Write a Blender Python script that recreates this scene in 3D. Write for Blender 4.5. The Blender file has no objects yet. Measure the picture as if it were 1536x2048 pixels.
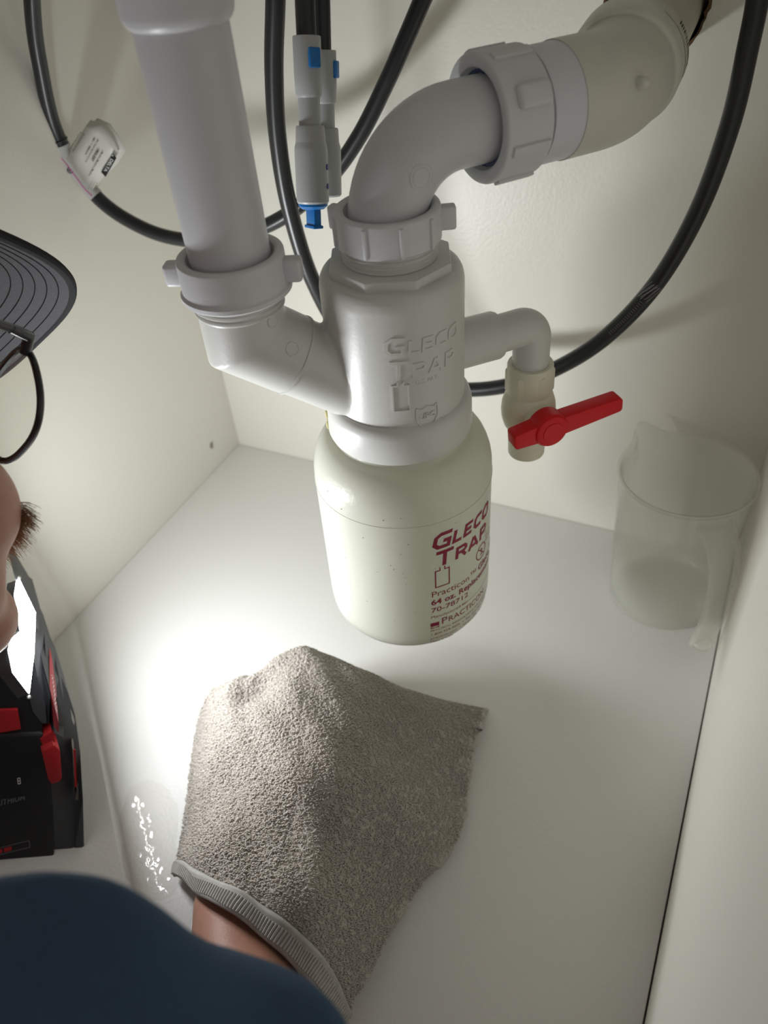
import bpy, bmesh, math, random
import numpy as np
from mathutils import Vector, Matrix

random.seed(7)
rng = np.random.default_rng(7)
scene = bpy.context.scene
col = scene.collection
PI = math.pi

# ------------------------------------------------------------------ camera
CAM = Vector((0.0, 0.0, 0.5))
RIGHT = Vector((0.905449, 0.417346, -0.077355))
DOWN = Vector((0.225434, -0.627261, -0.745468))
FWD = Vector((-0.35964, 0.657546, -0.662037))
FPX = 1597.0
cam_data = bpy.data.cameras.new('camera')
cam = bpy.data.objects.new('camera', cam_data)
col.objects.link(cam)
m = Matrix((RIGHT, -DOWN, -FWD)).transposed().to_4x4()
m.translation = CAM
cam.matrix_world = m
cam_data.sensor_fit = 'VERTICAL'
cam_data.sensor_height = 36.0
cam_data.lens = FPX * 36.0 / 2048.0
cam_data.clip_start = 0.005
cam_data.dof.use_dof = True
cam_data.dof.focus_distance = 0.43
cam_data.dof.aperture_fstop = 7.0
scene.camera = cam

# ------------------------------------------------------------------ world, exposure
world = bpy.data.worlds.new('room_light')
scene.world = world
world.use_nodes = True
bg = world.node_tree.nodes['Background']
bg.inputs['Color'].default_value = (1.0, 0.93, 0.90, 1)
bg.inputs['Strength'].default_value = 0.25
scene.view_settings.view_transform = 'Standard'
scene.view_settings.look = 'None'
scene.view_settings.gamma = 1.0
scene.view_settings.exposure = 0.30
try:
    scene.view_settings.use_curve_mapping = False
except Exception:
    pass
LED_STRENGTH = 96.0


def ray(px, py):
    return RIGHT * ((px - 768) / FPX) + DOWN * ((py - 1024) / FPX) + FWD


def at_depth(px, py, d): return CAM + ray(px, py) * d
def at_y(px, py, y):
    r = ray(px, py); return CAM + r * (y / r.y)
def at_x(px, py, x):
    r = ray(px, py); return CAM + r * (x / r.x)
def at_z(px, py, z):
    r = ray(px, py); return CAM + r * ((z - CAM.z) / r.z)


# ------------------------------------------------------------------ materials
def new_mat(name):
    mt = bpy.data.materials.new(name)
    mt.use_nodes = True
    nt = mt.node_tree
    return mt, nt, nt.nodes, nt.links, nt.nodes['Principled BSDF']


def plastic(name, color, rough=0.4, spec=0.5, noise=0.0, scale=60.0, bump=0.0, bscale=300.0, metal=0.0, trans=0.0, sss=0.0):
    mt, nt, N, L, p = new_mat(name)
    p.inputs['Roughness'].default_value = rough
    p.inputs['Specular IOR Level'].default_value = spec
    p.inputs['Metallic'].default_value = metal
    c = (*color, 1)
    p.inputs['Base Color'].default_value = c
    tc = N.new('ShaderNodeTexCoord')
    if noise > 0:
        n = N.new('ShaderNodeTexNoise')
        n.inputs['Scale'].default_value = scale
        n.inputs['Detail'].default_value = 5
        L.new(tc.outputs['Object'], n.inputs['Vector'])
        mx = N.new('ShaderNodeMix'); mx.data_type = 'RGBA'
        mx.inputs[6].default_value = (*[v * (1 - noise) for v in color], 1)
        mx.inputs[7].default_value = (*[min(1, v * (1 + noise)) for v in color], 1)
        L.new(n.outputs['Fac'], mx.inputs[0])
        L.new(mx.outputs[2], p.inputs['Base Color'])
    if bump > 0:
        n2 = N.new('ShaderNodeTexNoise')
        n2.inputs['Scale'].default_value = bscale
        n2.inputs['Detail'].default_value = 2
        L.new(tc.outputs['Object'], n2.inputs['Vector'])
        b = N.new('ShaderNodeBump')
        b.inputs['Strength'].default_value = bump
        b.inputs['Distance'].default_value = 0.001
        L.new(n2.outputs['Fac'], b.inputs['Height'])
        L.new(b.outputs['Normal'], p.inputs['Normal'])
    if sss > 0:
        p.inputs['Subsurface Weight'].default_value = sss
        p.inputs['Subsurface Radius'].default_value = (0.006, 0.004, 0.003)
        p.inputs['Subsurface Scale'].default_value = 0.6
    return mt


def schlick(N, L, f0, normal=None):
    """share of mirror reflection, the same from both sides of a surface"""
    lw = N.new('ShaderNodeLayerWeight'); lw.inputs['Blend'].default_value = 0.5
    pw = N.new('ShaderNodeMath'); pw.operation = 'POWER'; pw.inputs[1].default_value = 5
    L.new(lw.outputs['Facing'], pw.inputs[0])
    ma = N.new('ShaderNodeMath'); ma.operation = 'MULTIPLY_ADD'; ma.inputs[1].default_value = 1 - f0; ma.inputs[2].default_value = f0
    L.new(pw.outputs[0], ma.inputs[0])
    if normal is not None: L.new(normal, lw.inputs['Normal'])
    return ma.outputs[0]


def laminate(name, color, rough):
    """white melamine board: fine orange-peel relief and tiny scattered specks"""
    mt, nt, N, L, p = new_mat(name)
    p.inputs['Roughness'].default_value = rough
    p.inputs['Specular IOR Level'].default_value = 0.4
    tc = N.new('ShaderNodeTexCoord')
    v = N.new('ShaderNodeTexVoronoi'); v.inputs['Scale'].default_value = 26
    L.new(tc.outputs['Object'], v.inputs['Vector'])
    lt = N.new('ShaderNodeMath'); lt.operation = 'LESS_THAN'; lt.inputs[1].default_value = 0.022
    L.new(v.outputs['Distance'], lt.inputs[0])
    nz = N.new('ShaderNodeTexNoise'); nz.inputs['Scale'].default_value = 9
    L.new(tc.outputs['Object'], nz.inputs['Vector'])
    gt = N.new('ShaderNodeMath'); gt.operation = 'GREATER_THAN'; gt.inputs[1].default_value = 0.56
    L.new(nz.outputs['Fac'], gt.inputs[0])
    mu = N.new('ShaderNodeMath'); mu.operation = 'MULTIPLY'
    L.new(lt.outputs[0], mu.inputs[0]); L.new(gt.outputs[0], mu.inputs[1])
    mx = N.new('ShaderNodeMix'); mx.data_type = 'RGBA'
    mx.inputs[6].default_value = (*color, 1)
    mx.inputs[7].default_value = (0.32, 0.29, 0.22, 1)
    L.new(mu.outputs[0], mx.inputs[0])
    L.new(mx.outputs[2], p.inputs['Base Color'])
    n2 = N.new('ShaderNodeTexNoise'); n2.inputs['Scale'].default_value = 420; n2.inputs['Detail'].default_value = 3
    L.new(tc.outputs['Object'], n2.inputs['Vector'])
    b = N.new('ShaderNodeBump'); b.inputs['Strength'].default_value = 0.25; b.inputs['Distance'].default_value = 0.0006
    L.new(n2.outputs['Fac'], b.inputs['Height']); L.new(b.outputs['Normal'], p.inputs['Normal'])
    return mt


def translucent(name, color, clear, trans, rough=0.25, thick_noise=0.0):
    """milky polyethylene: diffuse + translucent + a share of straight-through + gloss"""
    mt, nt, N, L, p = new_mat(name)
    N.remove(p)
    out = [n for n in N if n.type == 'OUTPUT_MATERIAL'][0]
    d = N.new('ShaderNodeBsdfDiffuse'); d.inputs['Color'].default_value = (*color, 1)
    t = N.new('ShaderNodeBsdfTranslucent'); t.inputs['Color'].default_value = (*color, 1)
    tr = N.new('ShaderNodeBsdfTransparent'); tr.inputs['Color'].default_value = (1, 1, 0.985, 1)
    g = N.new('ShaderNodeBsdfGlossy'); g.inputs['Roughness'].default_value = rough
    m1 = N.new('ShaderNodeMixShader'); m1.inputs[0].default_value = trans
    L.new(d.outputs[0], m1.inputs[1]); L.new(t.outputs[0], m1.inputs[2])
    m2 = N.new('ShaderNodeMixShader'); m2.inputs[0].default_value = clear
    L.new(m1.outputs[0], m2.inputs[1]); L.new(tr.outputs[0], m2.inputs[2])
    m3 = N.new('ShaderNodeMixShader')
    L.new(schlick(N, L, 0.035), m3.inputs[0]); L.new(m2.outputs[0], m3.inputs[1]); L.new(g.outputs[0], m3.inputs[2])
    L.new(m3.outputs[0], out.inputs['Surface'])
    if thick_noise > 0:
        tc = N.new('ShaderNodeTexCoord')
        n2 = N.new('ShaderNodeTexNoise'); n2.inputs['Scale'].default_value = 260
        L.new(tc.outputs['Object'], n2.inputs['Vector'])
        b = N.new('ShaderNodeBump'); b.inputs['Strength'].default_value = thick_noise; b.inputs['Distance'].default_value = 0.0008
        L.new(n2.outputs['Fac'], b.inputs['Height'])
        L.new(b.outputs['Normal'], g.inputs['Normal'])
    return mt


def clear_film(name, tint, rough=0.02, ior=1.33, wave=0.0, wscale=60):
    """thin clear layer (water, spectacle lens): straight-through + fresnel gloss"""
    mt, nt, N, L, p = new_mat(name)
    N.remove(p)
    out = [n for n in N if n.type == 'OUTPUT_MATERIAL'][0]
    tr = N.new('ShaderNodeBsdfTransparent'); tr.inputs['Color'].default_value = (*tint, 1)
    g = N.new('ShaderNodeBsdfGlossy'); g.inputs['Roughness'].default_value = rough
    mx = N.new('ShaderNodeMixShader')
    nrm = None
    L.new(tr.outputs[0], mx.inputs[1]); L.new(g.outputs[0], mx.inputs[2])
    L.new(mx.outputs[0], out.inputs['Surface'])
    if wave > 0:
        tc = N.new('ShaderNodeTexCoord')
        n2 = N.new('ShaderNodeTexNoise'); n2.inputs['Scale'].default_value = wscale; n2.inputs['Detail'].default_value = 1
        L.new(tc.outputs['Object'], n2.inputs['Vector'])
        b = N.new('ShaderNodeBump'); b.inputs['Strength'].default_value = wave; b.inputs['Distance'].default_value = 0.002
        L.new(n2.outputs['Fac'], b.inputs['Height'])
        L.new(b.outputs['Normal'], g.inputs['Normal']); nrm = b.outputs['Normal']
    L.new(schlick(N, L, ((ior - 1) / (ior + 1)) ** 2, nrm), mx.inputs[0])
    return mt


def emitter(name, color, strength):
    mt, nt, N, L, p = new_mat(name)
    p.inputs['Base Color'].default_value = (*color, 1)
    p.inputs['Emission Color'].default_value = (*color, 1)
    p.inputs['Emission Strength'].default_value = strength
    return mt


def cloth_mat(name, color, trans, noise, scale):
    """thin cotton: diffuse with some light coming through"""
    mt, nt, N, L, p = new_mat(name)
    N.remove(p)
    out = [n for n in N if n.type == 'OUTPUT_MATERIAL'][0]
    tc = N.new('ShaderNodeTexCoord'); nz = N.new('ShaderNodeTexNoise')
    nz.inputs['Scale'].default_value = scale; nz.inputs['Detail'].default_value = 4
    L.new(tc.outputs['Object'], nz.inputs['Vector'])
    mx = N.new('ShaderNodeMix'); mx.data_type = 'RGBA'
    mx.inputs[6].default_value = (*[v * (1 - noise) for v in color], 1)
    mx.inputs[7].default_value = (*[min(1, v * (1 + noise)) for v in color], 1)
    L.new(nz.outputs['Fac'], mx.inputs[0])
    d = N.new('ShaderNodeBsdfDiffuse'); t = N.new('ShaderNodeBsdfTranslucent')
    L.new(mx.outputs[2], d.inputs['Color']); L.new(mx.outputs[2], t.inputs['Color'])
    m1 = N.new('ShaderNodeMixShader'); m1.inputs[0].default_value = trans
    L.new(d.outputs[0], m1.inputs[1]); L.new(t.outputs[0], m1.inputs[2])
    L.new(m1.outputs[0], out.inputs['Surface'])
    return mt


M = {}
M['board'] = laminate('white_melamine', (0.80, 0.78, 0.70), 0.36)
M['floorboard'] = laminate('white_melamine_floor', (0.79, 0.785, 0.755), 0.36)
M['mdf'] = plastic('raw_chipboard', (0.16, 0.10, 0.055), 0.9, 0.2, 0.4, 400)
M['cavity'] = plastic('dark_cavity', (0.012, 0.011, 0.01), 0.95, 0.1)
M['pvc'] = plastic('white_pvc', (0.60, 0.605, 0.625), 0.38, 0.5, 0.03, 40, 0.06, 500)
M['pvc_nut'] = plastic('white_pvc_matte', (0.65, 0.655, 0.675), 0.45, 0.45, 0.02, 50, 0.08, 700)
M['trap'] = plastic('trap_pvc', (0.63, 0.63, 0.60), 0.38, 0.5, 0.03, 35, 0.05, 450)
M['adapter'] = plastic('bluish_white_pvc', (0.68, 0.69, 0.74), 0.4, 0.45)
M['old_pvc'] = plastic('scuffed_cream_pvc', (0.66, 0.65, 0.585), 0.42, 0.4, 0.10, 55, 0.08, 300)
M['wall_pipe'] = plastic('old_cream_pipe', (0.60, 0.58, 0.48), 0.45, 0.4, 0.12, 40, 0.08, 250)
M['valve'] = plastic('cream_valve_plastic', (0.74, 0.71, 0.57), 0.38, 0.45)
M['red'] = plastic('red_handle_plastic', (0.66, 0.006, 0.012), 0.42, 0.3)
M['gasket'] = plastic('blue_gasket', (0.03, 0.06, 0.16), 0.5, 0.4)
M['hose'] = plastic('black_rubber_hose', (0.018, 0.019, 0.021), 0.33, 0.5, 0.1, 200)
M['fitting'] = plastic('grey_fitting_plastic', (0.47, 0.48, 0.48), 0.42, 0.45)
M['blue'] = plastic('blue_clip_plastic', (0.01, 0.17, 0.50), 0.35, 0.5)
M['darkblue'] = plastic('dark_blue_dot', (0.02, 0.04, 0.22), 0.4, 0.5)
M['tag'] = translucent('tag_film', (0.90, 0.89, 0.84), 0.15, 0.40, 0.4)
M['ink'] = plastic('black_ink', (0.015, 0.015, 0.017), 0.6, 0.3)
M['inkwhite'] = plastic('white_ink', (0.75, 0.75, 0.72), 0.6, 0.3)
M['pink'] = plastic('pink_line_ink', (0.62, 0.10, 0.36), 0.6, 0.3)
M['maroon'] = plastic('maroon_ink', (0.26, 0.012, 0.045), 0.5, 0.3)
M['bottle'] = translucent('milky_bottle', (0.86, 0.865, 0.785), 0.0, 0.50, 0.36, 0.3)
M['pitcher'] = translucent('frosted_pitcher', (0.95, 0.95, 0.90), 0.70, 0.5, 0.2)
M['water'] = clear_film('water_film', (0.97, 0.965, 0.955), 0.015, 1.33, 0.12, 160)
M['lens'] = clear_film('spectacle_lens', (0.93, 0.94, 0.90), 0.02, 1.5)
M['frame'] = plastic('black_frame', (0.015, 0.015, 0.018), 0.25, 0.5)
M['temple'] = plastic('grey_temple', (0.10, 0.10, 0.11), 0.2, 0.6, metal=0.5)
M['capcloth'] = plastic('grey_cap_cloth', (0.09, 0.09, 0.096), 0.9, 0.1, 0.12, 500, 0.6, 1400)
M['capedge'] = plastic('dark_cap_cloth', (0.035, 0.034, 0.036), 0.9, 0.1, 0.1, 500)
M['thread'] = plastic('dark_thread', (0.012, 0.012, 0.013), 0.9, 0.1)
M['skin'] = plastic('skin', (0.40, 0.20, 0.14), 0.5, 0.4, 0.12, 160, 0.15, 700, sss=0.15)
M['hair'] = plastic('brown_hair', (0.27, 0.145, 0.065), 0.6, 0.4)
M['eyewhite'] = plastic('eye_white', (0.7, 0.68, 0.65), 0.15, 0.6)
M['iris'] = plastic('eye_iris', (0.08, 0.05, 0.03), 0.15, 0.6)
M['shirt'] = plastic('blue_cotton', (0.048, 0.082, 0.138), 0.95, 0.1, 0.15, 300, 0.3, 900)
M['black'] = plastic('black_tool_plastic', (0.014, 0.014, 0.016), 0.45, 0.4, 0.1, 300)
M['dark'] = plastic('charcoal_tool_plastic', (0.05, 0.052, 0.058), 0.5, 0.4, 0.1, 300)
M['toolred'] = plastic('red_tool_plastic', (0.42, 0.015, 0.02), 0.45, 0.45)
M['greyink'] = plastic('grey_ink', (0.16, 0.16, 0.17), 0.5, 0.4)
M['towel'] = cloth_mat('grey_white_terry', (0.76, 0.715, 0.66), 0.45, 0.10, 25)
M['loops'] = cloth_mat('terry_loops', (0.80, 0.755, 0.70), 0.48, 0.10, 30)
M['hem'] = cloth_mat('terry_hem', (0.62, 0.60, 0.57), 0.35, 0.2, 300)
M['led'] = emitter('led_panel', (0.95, 0.98, 1.0), LED_STRENGTH)


# ------------------------------------------------------------------ mesh tools
def frame_from(axis, up=None):
    z = Vector(axis).normalized()
    u = Vector(up) if up is not None else (Vector((0, 0, 1)) if abs(z.z) < 0.9 else Vector((1, 0, 0)))
    x = (u - z * u.dot(z)).normalized()
    y = z.cross(x)
    return Matrix((x, y, z)).transposed().to_4x4()


def place(origin, axis, up=None):
    f = frame_from(axis, up)
    f.translation = Vector(origin)
    return f


def spline(pts, n=12):
    P = [Vector(p) for p in pts]
    P = [P[0] * 2 - P[1]] + P + [P[-1] * 2 - P[-2]]
    out = []
    for i in range(1, len(P) - 2):
        a, b, c, d = P[i - 1], P[i], P[i + 1], P[i + 2]
        for k in range(n):
            t = k / n
            out.append(0.5 * ((2 * b) + (c - a) * t + (2 * a - 5 * b + 4 * c - d) * t * t + (3 * b - a - 3 * c + d) * t ** 3))
    out.append(P[-2].copy())
    return out


class MB:
    def __init__(self):
        self.v = []; self.f = []

    def add(self, verts, faces, mat=None):
        o = len(self.v)
        for p in verts:
            p = Vector(p)
            self.v.append(mat @ p if mat is not None else p)
        self.f += [tuple(i + o for i in f) for f in faces]
        return self

    def lathe(self, prof, seg=64, mat=None, closed=False):
        """profile of (radius, z); r=0 ends become poles; closed=True joins the last ring to the first"""
        vs, fs, rings = [], [], []
        for r, z in prof:
            if r < 1e-9:
                rings.append([len(vs)]); vs.append((0, 0, z))
            else:
                rings.append(list(range(len(vs), len(vs) + seg)))
                vs += [(r * math.cos(2 * PI * k / seg), r * math.sin(2 * PI * k / seg), z) for k in range(seg)]
        pairs = list(zip(rings[:-1], rings[1:]))
        if closed: pairs.append((rings[-1], rings[0]))
        for a, b in pairs:
            for k in range(seg):
                k2 = (k + 1) % seg
                if len(a) == 1 and len(b) == 1: continue
                if len(a) == 1: fs.append((a[0], b[k2], b[k]))
                elif len(b) == 1: fs.append((a[k], a[k2], b[0]))
                else: fs.append((a[k], a[k2], b[k2], b[k]))
        return self.add(vs, fs, mat)

    def tube(self, path, rad, seg=20, caps=True):
        P = [Vector(p) for p in path]
        n = len(P)
        R_ = [rad] * n if not hasattr(rad, '__len__') else list(rad)
        T = []
        for i in range(n):
            a = P[max(i - 1, 0)]; b = P[min(i + 1, n - 1)]
            T.append((b - a).normalized())
        x = frame_from(T[0]).col[0].to_3d()
        vs, fs = [], []
        for i in range(n):
            x = (x - T[i] * x.dot(T[i])).normalized()
            y = T[i].cross(x)
            for k in range(seg):
                a = 2 * PI * k / seg
                vs.append(P[i] + (x * math.cos(a) + y * math.sin(a)) * R_[i])
        for i in range(n - 1):
            for k in range(seg):
                k2 = (k + 1) % seg
                fs.append((i * seg + k, i * seg + k2, (i + 1) * seg + k2, (i + 1) * seg + k))
        if caps:
            fs.append(tuple(reversed(range(seg))))
            fs.append(tuple(range((n - 1) * seg, n * seg)))
        return self.add(vs, fs)

    def box(self, size, mat=None, bevel=0.0, seg=2):
        bm = bmesh.new()
        bmesh.ops.create_cube(bm, size=1.0)
        for v in bm.verts:
            v.co = Vector((v.co.x * size[0], v.co.y * size[1], v.co.z * size[2]))
        if bevel > 0:
            bmesh.ops.bevel(bm, geom=bm.edges[:], offset=bevel, segments=seg, affect='EDGES', profile=0.5)
        return self.from_bm(bm, mat)

    def from_bm(self, bm, mat=None):
        bm.verts.index_update()
        self.add([v.co.copy() for v in bm.verts], [tuple(v.index for v in f.verts) for f in bm.faces], mat)
        bm.free()
        return self

    def prism(self, poly, ext, bevel=0.0, seg=2):
        """polygon of 3-D points extruded by the vector ext"""
        bm = bmesh.new()
        e = Vector(ext)
        a = [bm.verts.new(Vector(p)) for p in poly]
        b = [bm.verts.new(Vector(p) + e) for p in poly]
        n = len(poly)
        bm.faces.new(a); bm.faces.new(list(reversed(b)))
        for i in range(n):
            j = (i + 1) % n
            bm.faces.new((a[i], b[i], b[j], a[j]))
        bmesh.ops.recalc_face_normals(bm, faces=bm.faces[:])
        if bevel > 0:
            bmesh.ops.bevel(bm, geom=bm.edges[:], offset=bevel, segments=seg, affect='EDGES', profile=0.5, clamp_overlap=True)
        return self.from_bm(bm)

    def ball(self, c, r, mat=None, seg=20, rings=12):
        """ellipsoid: c centre, r radius or 3 radii"""
        rr = (r, r, r) if not hasattr(r, '__len__') else r
        prof = [(math.sin(PI * i / rings), -math.cos(PI * i / rings)) for i in range(rings + 1)]
        prof[0] = (0, -1); prof[-1] = (0, 1)
        t = Matrix.Translation(Vector(c)) @ Matrix.Diagonal((*rr, 1))
        if mat is not None: t = mat @ t
        return self.lathe(prof, seg, t)

    def capsule(self, a, b, ra, rb, seg=18):
        a, b = Vector(a), Vector(b)
        d = (b - a); L = d.length
        if L < 1e-6: return self.ball(a, ra)
        prof = [(0, -ra)]
        for i in range(1, 6): prof.append((ra * math.sin(PI / 2 * i / 5), -ra * math.cos(PI / 2 * i / 5)))
        prof.append((rb, L))
        for i in range(1, 5): prof.append((rb * math.cos(PI / 2 * i / 5), L + rb * math.sin(PI / 2 * i / 5)))
        prof.append((0, L + rb))
        return self.lathe(prof, seg, place(a, d))

    def xform(self, mat):
        self.v = [mat @ p for p in self.v]
        return self

    def mesh(self, name, origin=Vector((0, 0, 0)), angle=35.0, smooth=True):
        me = bpy.data.meshes.new(name)
        me.from_pydata([p - origin for p in self.v], [], self.f)
        bm = bmesh.new(); bm.from_mesh(me)
        bmesh.ops.recalc_face_normals(bm, faces=bm.faces[:])
        lim = math.radians(angle)
        for f in bm.faces: f.smooth = smooth
        for e in bm.edges:
            if len(e.link_faces) == 2 and e.calc_face_angle(0) > lim: e.smooth = False
        bm.to_mesh(me); bm.free()
        return me

    def build(self, name, mat, parent=None, origin=None, angle=35.0, smooth=True):
        """one mesh object; vertices are given in world space, the object sits at its root's base"""
        if parent is not None:
            og = parent['_o'] if '_o' in parent else (0, 0, 0)
            og = Vector(og)
        else:
            og = Vector(origin) if origin is not None else Vector((0, 0, 0))
        me = self.mesh(name, og, angle, smooth)
        o = bpy.data.objects.new(name, me)
        col.objects.link(o)
        me.materials.append(M[mat] if isinstance(mat, str) else mat)
        if parent is not None: o.parent = parent
        else: o.location = og
        o['_o'] = tuple(og)
        ALL.append(o)
        return o


ALL = []


def thing(name, label, cat, loc, group=None):
    o = bpy.data.objects.new(name, None)
    o.empty_display_size = 0.01
    col.objects.link(o)
    o.location = loc
    o['_o'] = tuple(loc)
    tag(o, label, cat, group)
    ALL.append(o)
    return o


def tag(o, label=None, cat=None, group=None, kind=None):
    if label: o['label'] = label
    if cat: o['category'] = cat
    if group: o['group'] = group
    if kind: o['kind'] = kind
    return o


def voxel_union(mb, voxel, smooth=6, fac=0.5, noise=None):
    """closed overlapping shapes -> one continuous skin"""
    me = bpy.data.meshes.new('tmp')
    me.from_pydata(mb.v, [], mb.f)
    bm = bmesh.new(); bm.from_mesh(me); bmesh.ops.recalc_face_normals(bm, faces=bm.faces[:]); bm.to_mesh(me); bm.free()
    o = bpy.data.objects.new('tmp', me); col.objects.link(o)
    r = o.modifiers.new('r', 'REMESH'); r.mode = 'VOXEL'; r.voxel_size = voxel; r.use_smooth_shade = True
    s = o.modifiers.new('s', 'SMOOTH'); s.iterations = smooth; s.factor = fac
    dg = bpy.context.evaluated_depsgraph_get()
    ev = o.evaluated_get(dg); em = ev.to_mesh()
    out = MB()
    out.v = [v.co.copy() for v in em.vertices]
    out.f = [tuple(p.vertices) for p in em.polygons]
    ev.to_mesh_clear()
    bpy.data.objects.remove(o); bpy.data.meshes.remove(me)
    return out


def text_geo(body, size, bold=0.0, shear=0.0, extrude=0.0, spacing=1.0, align='LEFT', xscale=1.0, bevel=0.0):
    cu = bpy.data.curves.new('t', 'FONT')
    cu.body = body; cu.size = size; cu.offset = bold * size; cu.shear = shear
    cu.extrude = extrude; cu.space_character = spacing; cu.align_x = align; cu.resolution_u = 3
    cu.bevel_depth = bevel; cu.bevel_resolution = 0
    cu.fill_mode = 'BOTH' if extrude > 0 else 'FRONT'
    o = bpy.data.objects.new('t', cu); col.objects.link(o)
    dg = bpy.context.evaluated_depsgraph_get()
    ev = o.evaluated_get(dg); em = ev.to_mesh()
    v = [Vector((p.co.x * xscale, p.co.y, p.co.z)) for p in em.vertices]
    f = [tuple(p.vertices) for p in em.polygons]
    ev.to_mesh_clear()
    bpy.data.objects.remove(o); bpy.data.curves.remove(cu)
    return v, f


# ------------------------------------------------------------------ the setting: the inside of the cabinet
XL, XR, YB, YF, ZT = -0.4645, 0.0345, 0.5435, -0.03, 0.64


def board_with_hole(name, corners, hole, normal, thick, mat):
    """flat board outline with one round hole, given thickness"""
    bm = bmesh.new()
    edges = []
    for loop in ([corners, hole] if hole else [corners]):
        vs = [bm.verts.new(Vector(p)) for p in loop]
        edges += [bm.edges.new((vs[i], vs[(i + 1) % len(vs)])) for i in range(len(vs))]
    bmesh.ops.triangle_fill(bm, edges=edges, use_beauty=True)
    ext = bmesh.ops.extrude_face_region(bm, geom=bm.faces[:])
    for g in ext['geom']:
        if isinstance(g, bmesh.types.BMVert): g.co += Vector(normal) * thick
    mb = MB(); mb.from_bm(bm)
    o = mb.build(name, mat, angle=30)
    tag(o, kind='structure')
    return o


fl = MB().box((XR - XL - 0.0013, YB - YF - 0.0005, 0.016), Matrix.Translation(((XL + XR) / 2 - 0.0004, (YB + YF) / 2 - 0.0002, -0.008)), 0.0004, 1).build('floor', 'floorboard')
tag(fl, kind='structure')
HC = Vector((-0.0885, YB, 0.4035)); HR = 0.0300
hole_pts = []
for k in range(72):
    a = 2 * PI * k / 72
    rr = HR + 0.0007 * math.sin(7 * a + 1) + random.uniform(-0.0006, 0.0006)
    hole_pts.append((HC.x + rr * math.cos(a), YB, HC.z + rr * math.sin(a)))
wb = board_with_hole('wall_back', [(XL - 0.02, YB, -0.03), (XR + 0.02, YB, -0.03), (XR + 0.02, YB, ZT), (XL - 0.02, YB, ZT)], hole_pts, (0, 1, 0), 0.016, 'board')
# raw chipboard rim inside the cut-out and the dark wall cavity behind it
rim = MB()
n = len(hole_pts)
vs = [Vector(p) + Vector((0, -0.0002, 0)) for p in hole_pts]
inner = []
for k, p in enumerate(hole_pts):
    q = Vector(p); d = (q - HC).normalized(); inner.append(q - d * random.uniform(0.0008, 0.0024) + Vector((0, 0.0006, 0)))
back = [Vector(p) + Vector((0, 0.016, 0)) for p in hole_pts]
rim.add(vs + inner + back, [(i, (i + 1) % n, n + (i + 1) % n, n + i) for i in range(n)] + [(n + i, n + (i + 1) % n, 2 * n + (i + 1) % n, 2 * n + i) for i in range(n)])
rim.build('hole_rim', 'mdf', wb)
cv = MB()
cv.lathe([(0.045, 0), (0.045, 0.06), (0.0, 0.06)], 32, place((HC.x, YB + 0.0165, HC.z), (0, 1, 0)))
cv.build('wall_cavity', 'cavity', wb)

DH = at_x(425, 890, XL)
dh = [(XL, DH.y + 0.0042 * math.cos(2 * PI * k / 28), DH.z + 0.0042 * math.sin(2 * PI * k / 28)) for k in range(28)]
wl = board_with_hole('wall_left', [(XL, YF, -0.03), (XL, YB - 0.0003, -0.03), (XL, YB - 0.0003, ZT), (XL, YF, ZT)], dh, (-1, 0, 0), 0.018, 'board')
MB().lathe([(0.00425, 0.0), (0.00425, 0.011), (0.0, 0.012)], 28, place((XL - 0.0002, DH.y, DH.z), (-1, 0, 0))).build('dowel_hole', plastic('hole_chipboard', (0.30, 0.21, 0.09), 0.9, 0.1), wl)
wr = MB().box((0.018, YB - YF - 0.0005, ZT + 0.03), Matrix.Translation((XR + 0.009, (YB + YF) / 2 - 0.0003, (ZT - 0.03) / 2)), 0.0004, 1).build('wall_right', 'board')
tag(wr, kind='structure')
ce = MB().box((XR - XL + 0.04, YB - YF + 0.02, 0.02), Matrix.Translation(((XL + XR) / 2, (YB + YF) / 2, ZT + 0.0105)), 0.0004, 1).build('ceiling', 'board')
tag(ce, kind='structure')
sub = MB().box((2.4, 2.2, 0.02), Matrix.Translation((-0.2, -0.55, -0.13)), 0.001, 1).build('room_floor', plastic('room_floor_vinyl', (0.28, 0.26, 0.23), 0.6, 0.3, 0.1, 20))  # unseen room floor outside, lower than the cabinet floor
tag(sub, kind='structure')

# ------------------------------------------------------------------ bottle trap
AX, AY = -0.1665, 0.338
A0 = Vector((AX, AY, 0.345))
TILT = Matrix.Translation(A0) @ Matrix.Rotation(0.0157, 4, 'Y') @ Matrix.Translation(-A0)
LX, LY = -0.226, 0.290          # the vertical inlet pipe
CORE = Matrix.Translation((AX, AY, 0))

trap = thing('bottle_trap', 'white plastic trap body with angled side inlet and raised GLECO TRAP lettering', 'trap', (AX, AY, 0.234))
u = MB()
u.lathe([(0, 0.250), (0.0366, 0.250), (0.0366, 0.3220), (0.0360, 0.3255), (0.0345, 0.3282), (0.0322, 0.3295), (0, 0.3295)], 96, CORE)
E0 = Vector((LX, LY, 0.3055)); B1 = Vector((AX, AY, 0.2495))
d = (B1 - E0).normalized()
Bs = E0 + d * 0.027
u.tube([Bs - d * 0.002, B1 - d * 0.004], 0.0205, 56)
top = Vector((LX, LY, 0.331))
c1 = E0 + Vector((0, 0, 0.0035)); c2 = E0 + d * 0.0035
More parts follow.
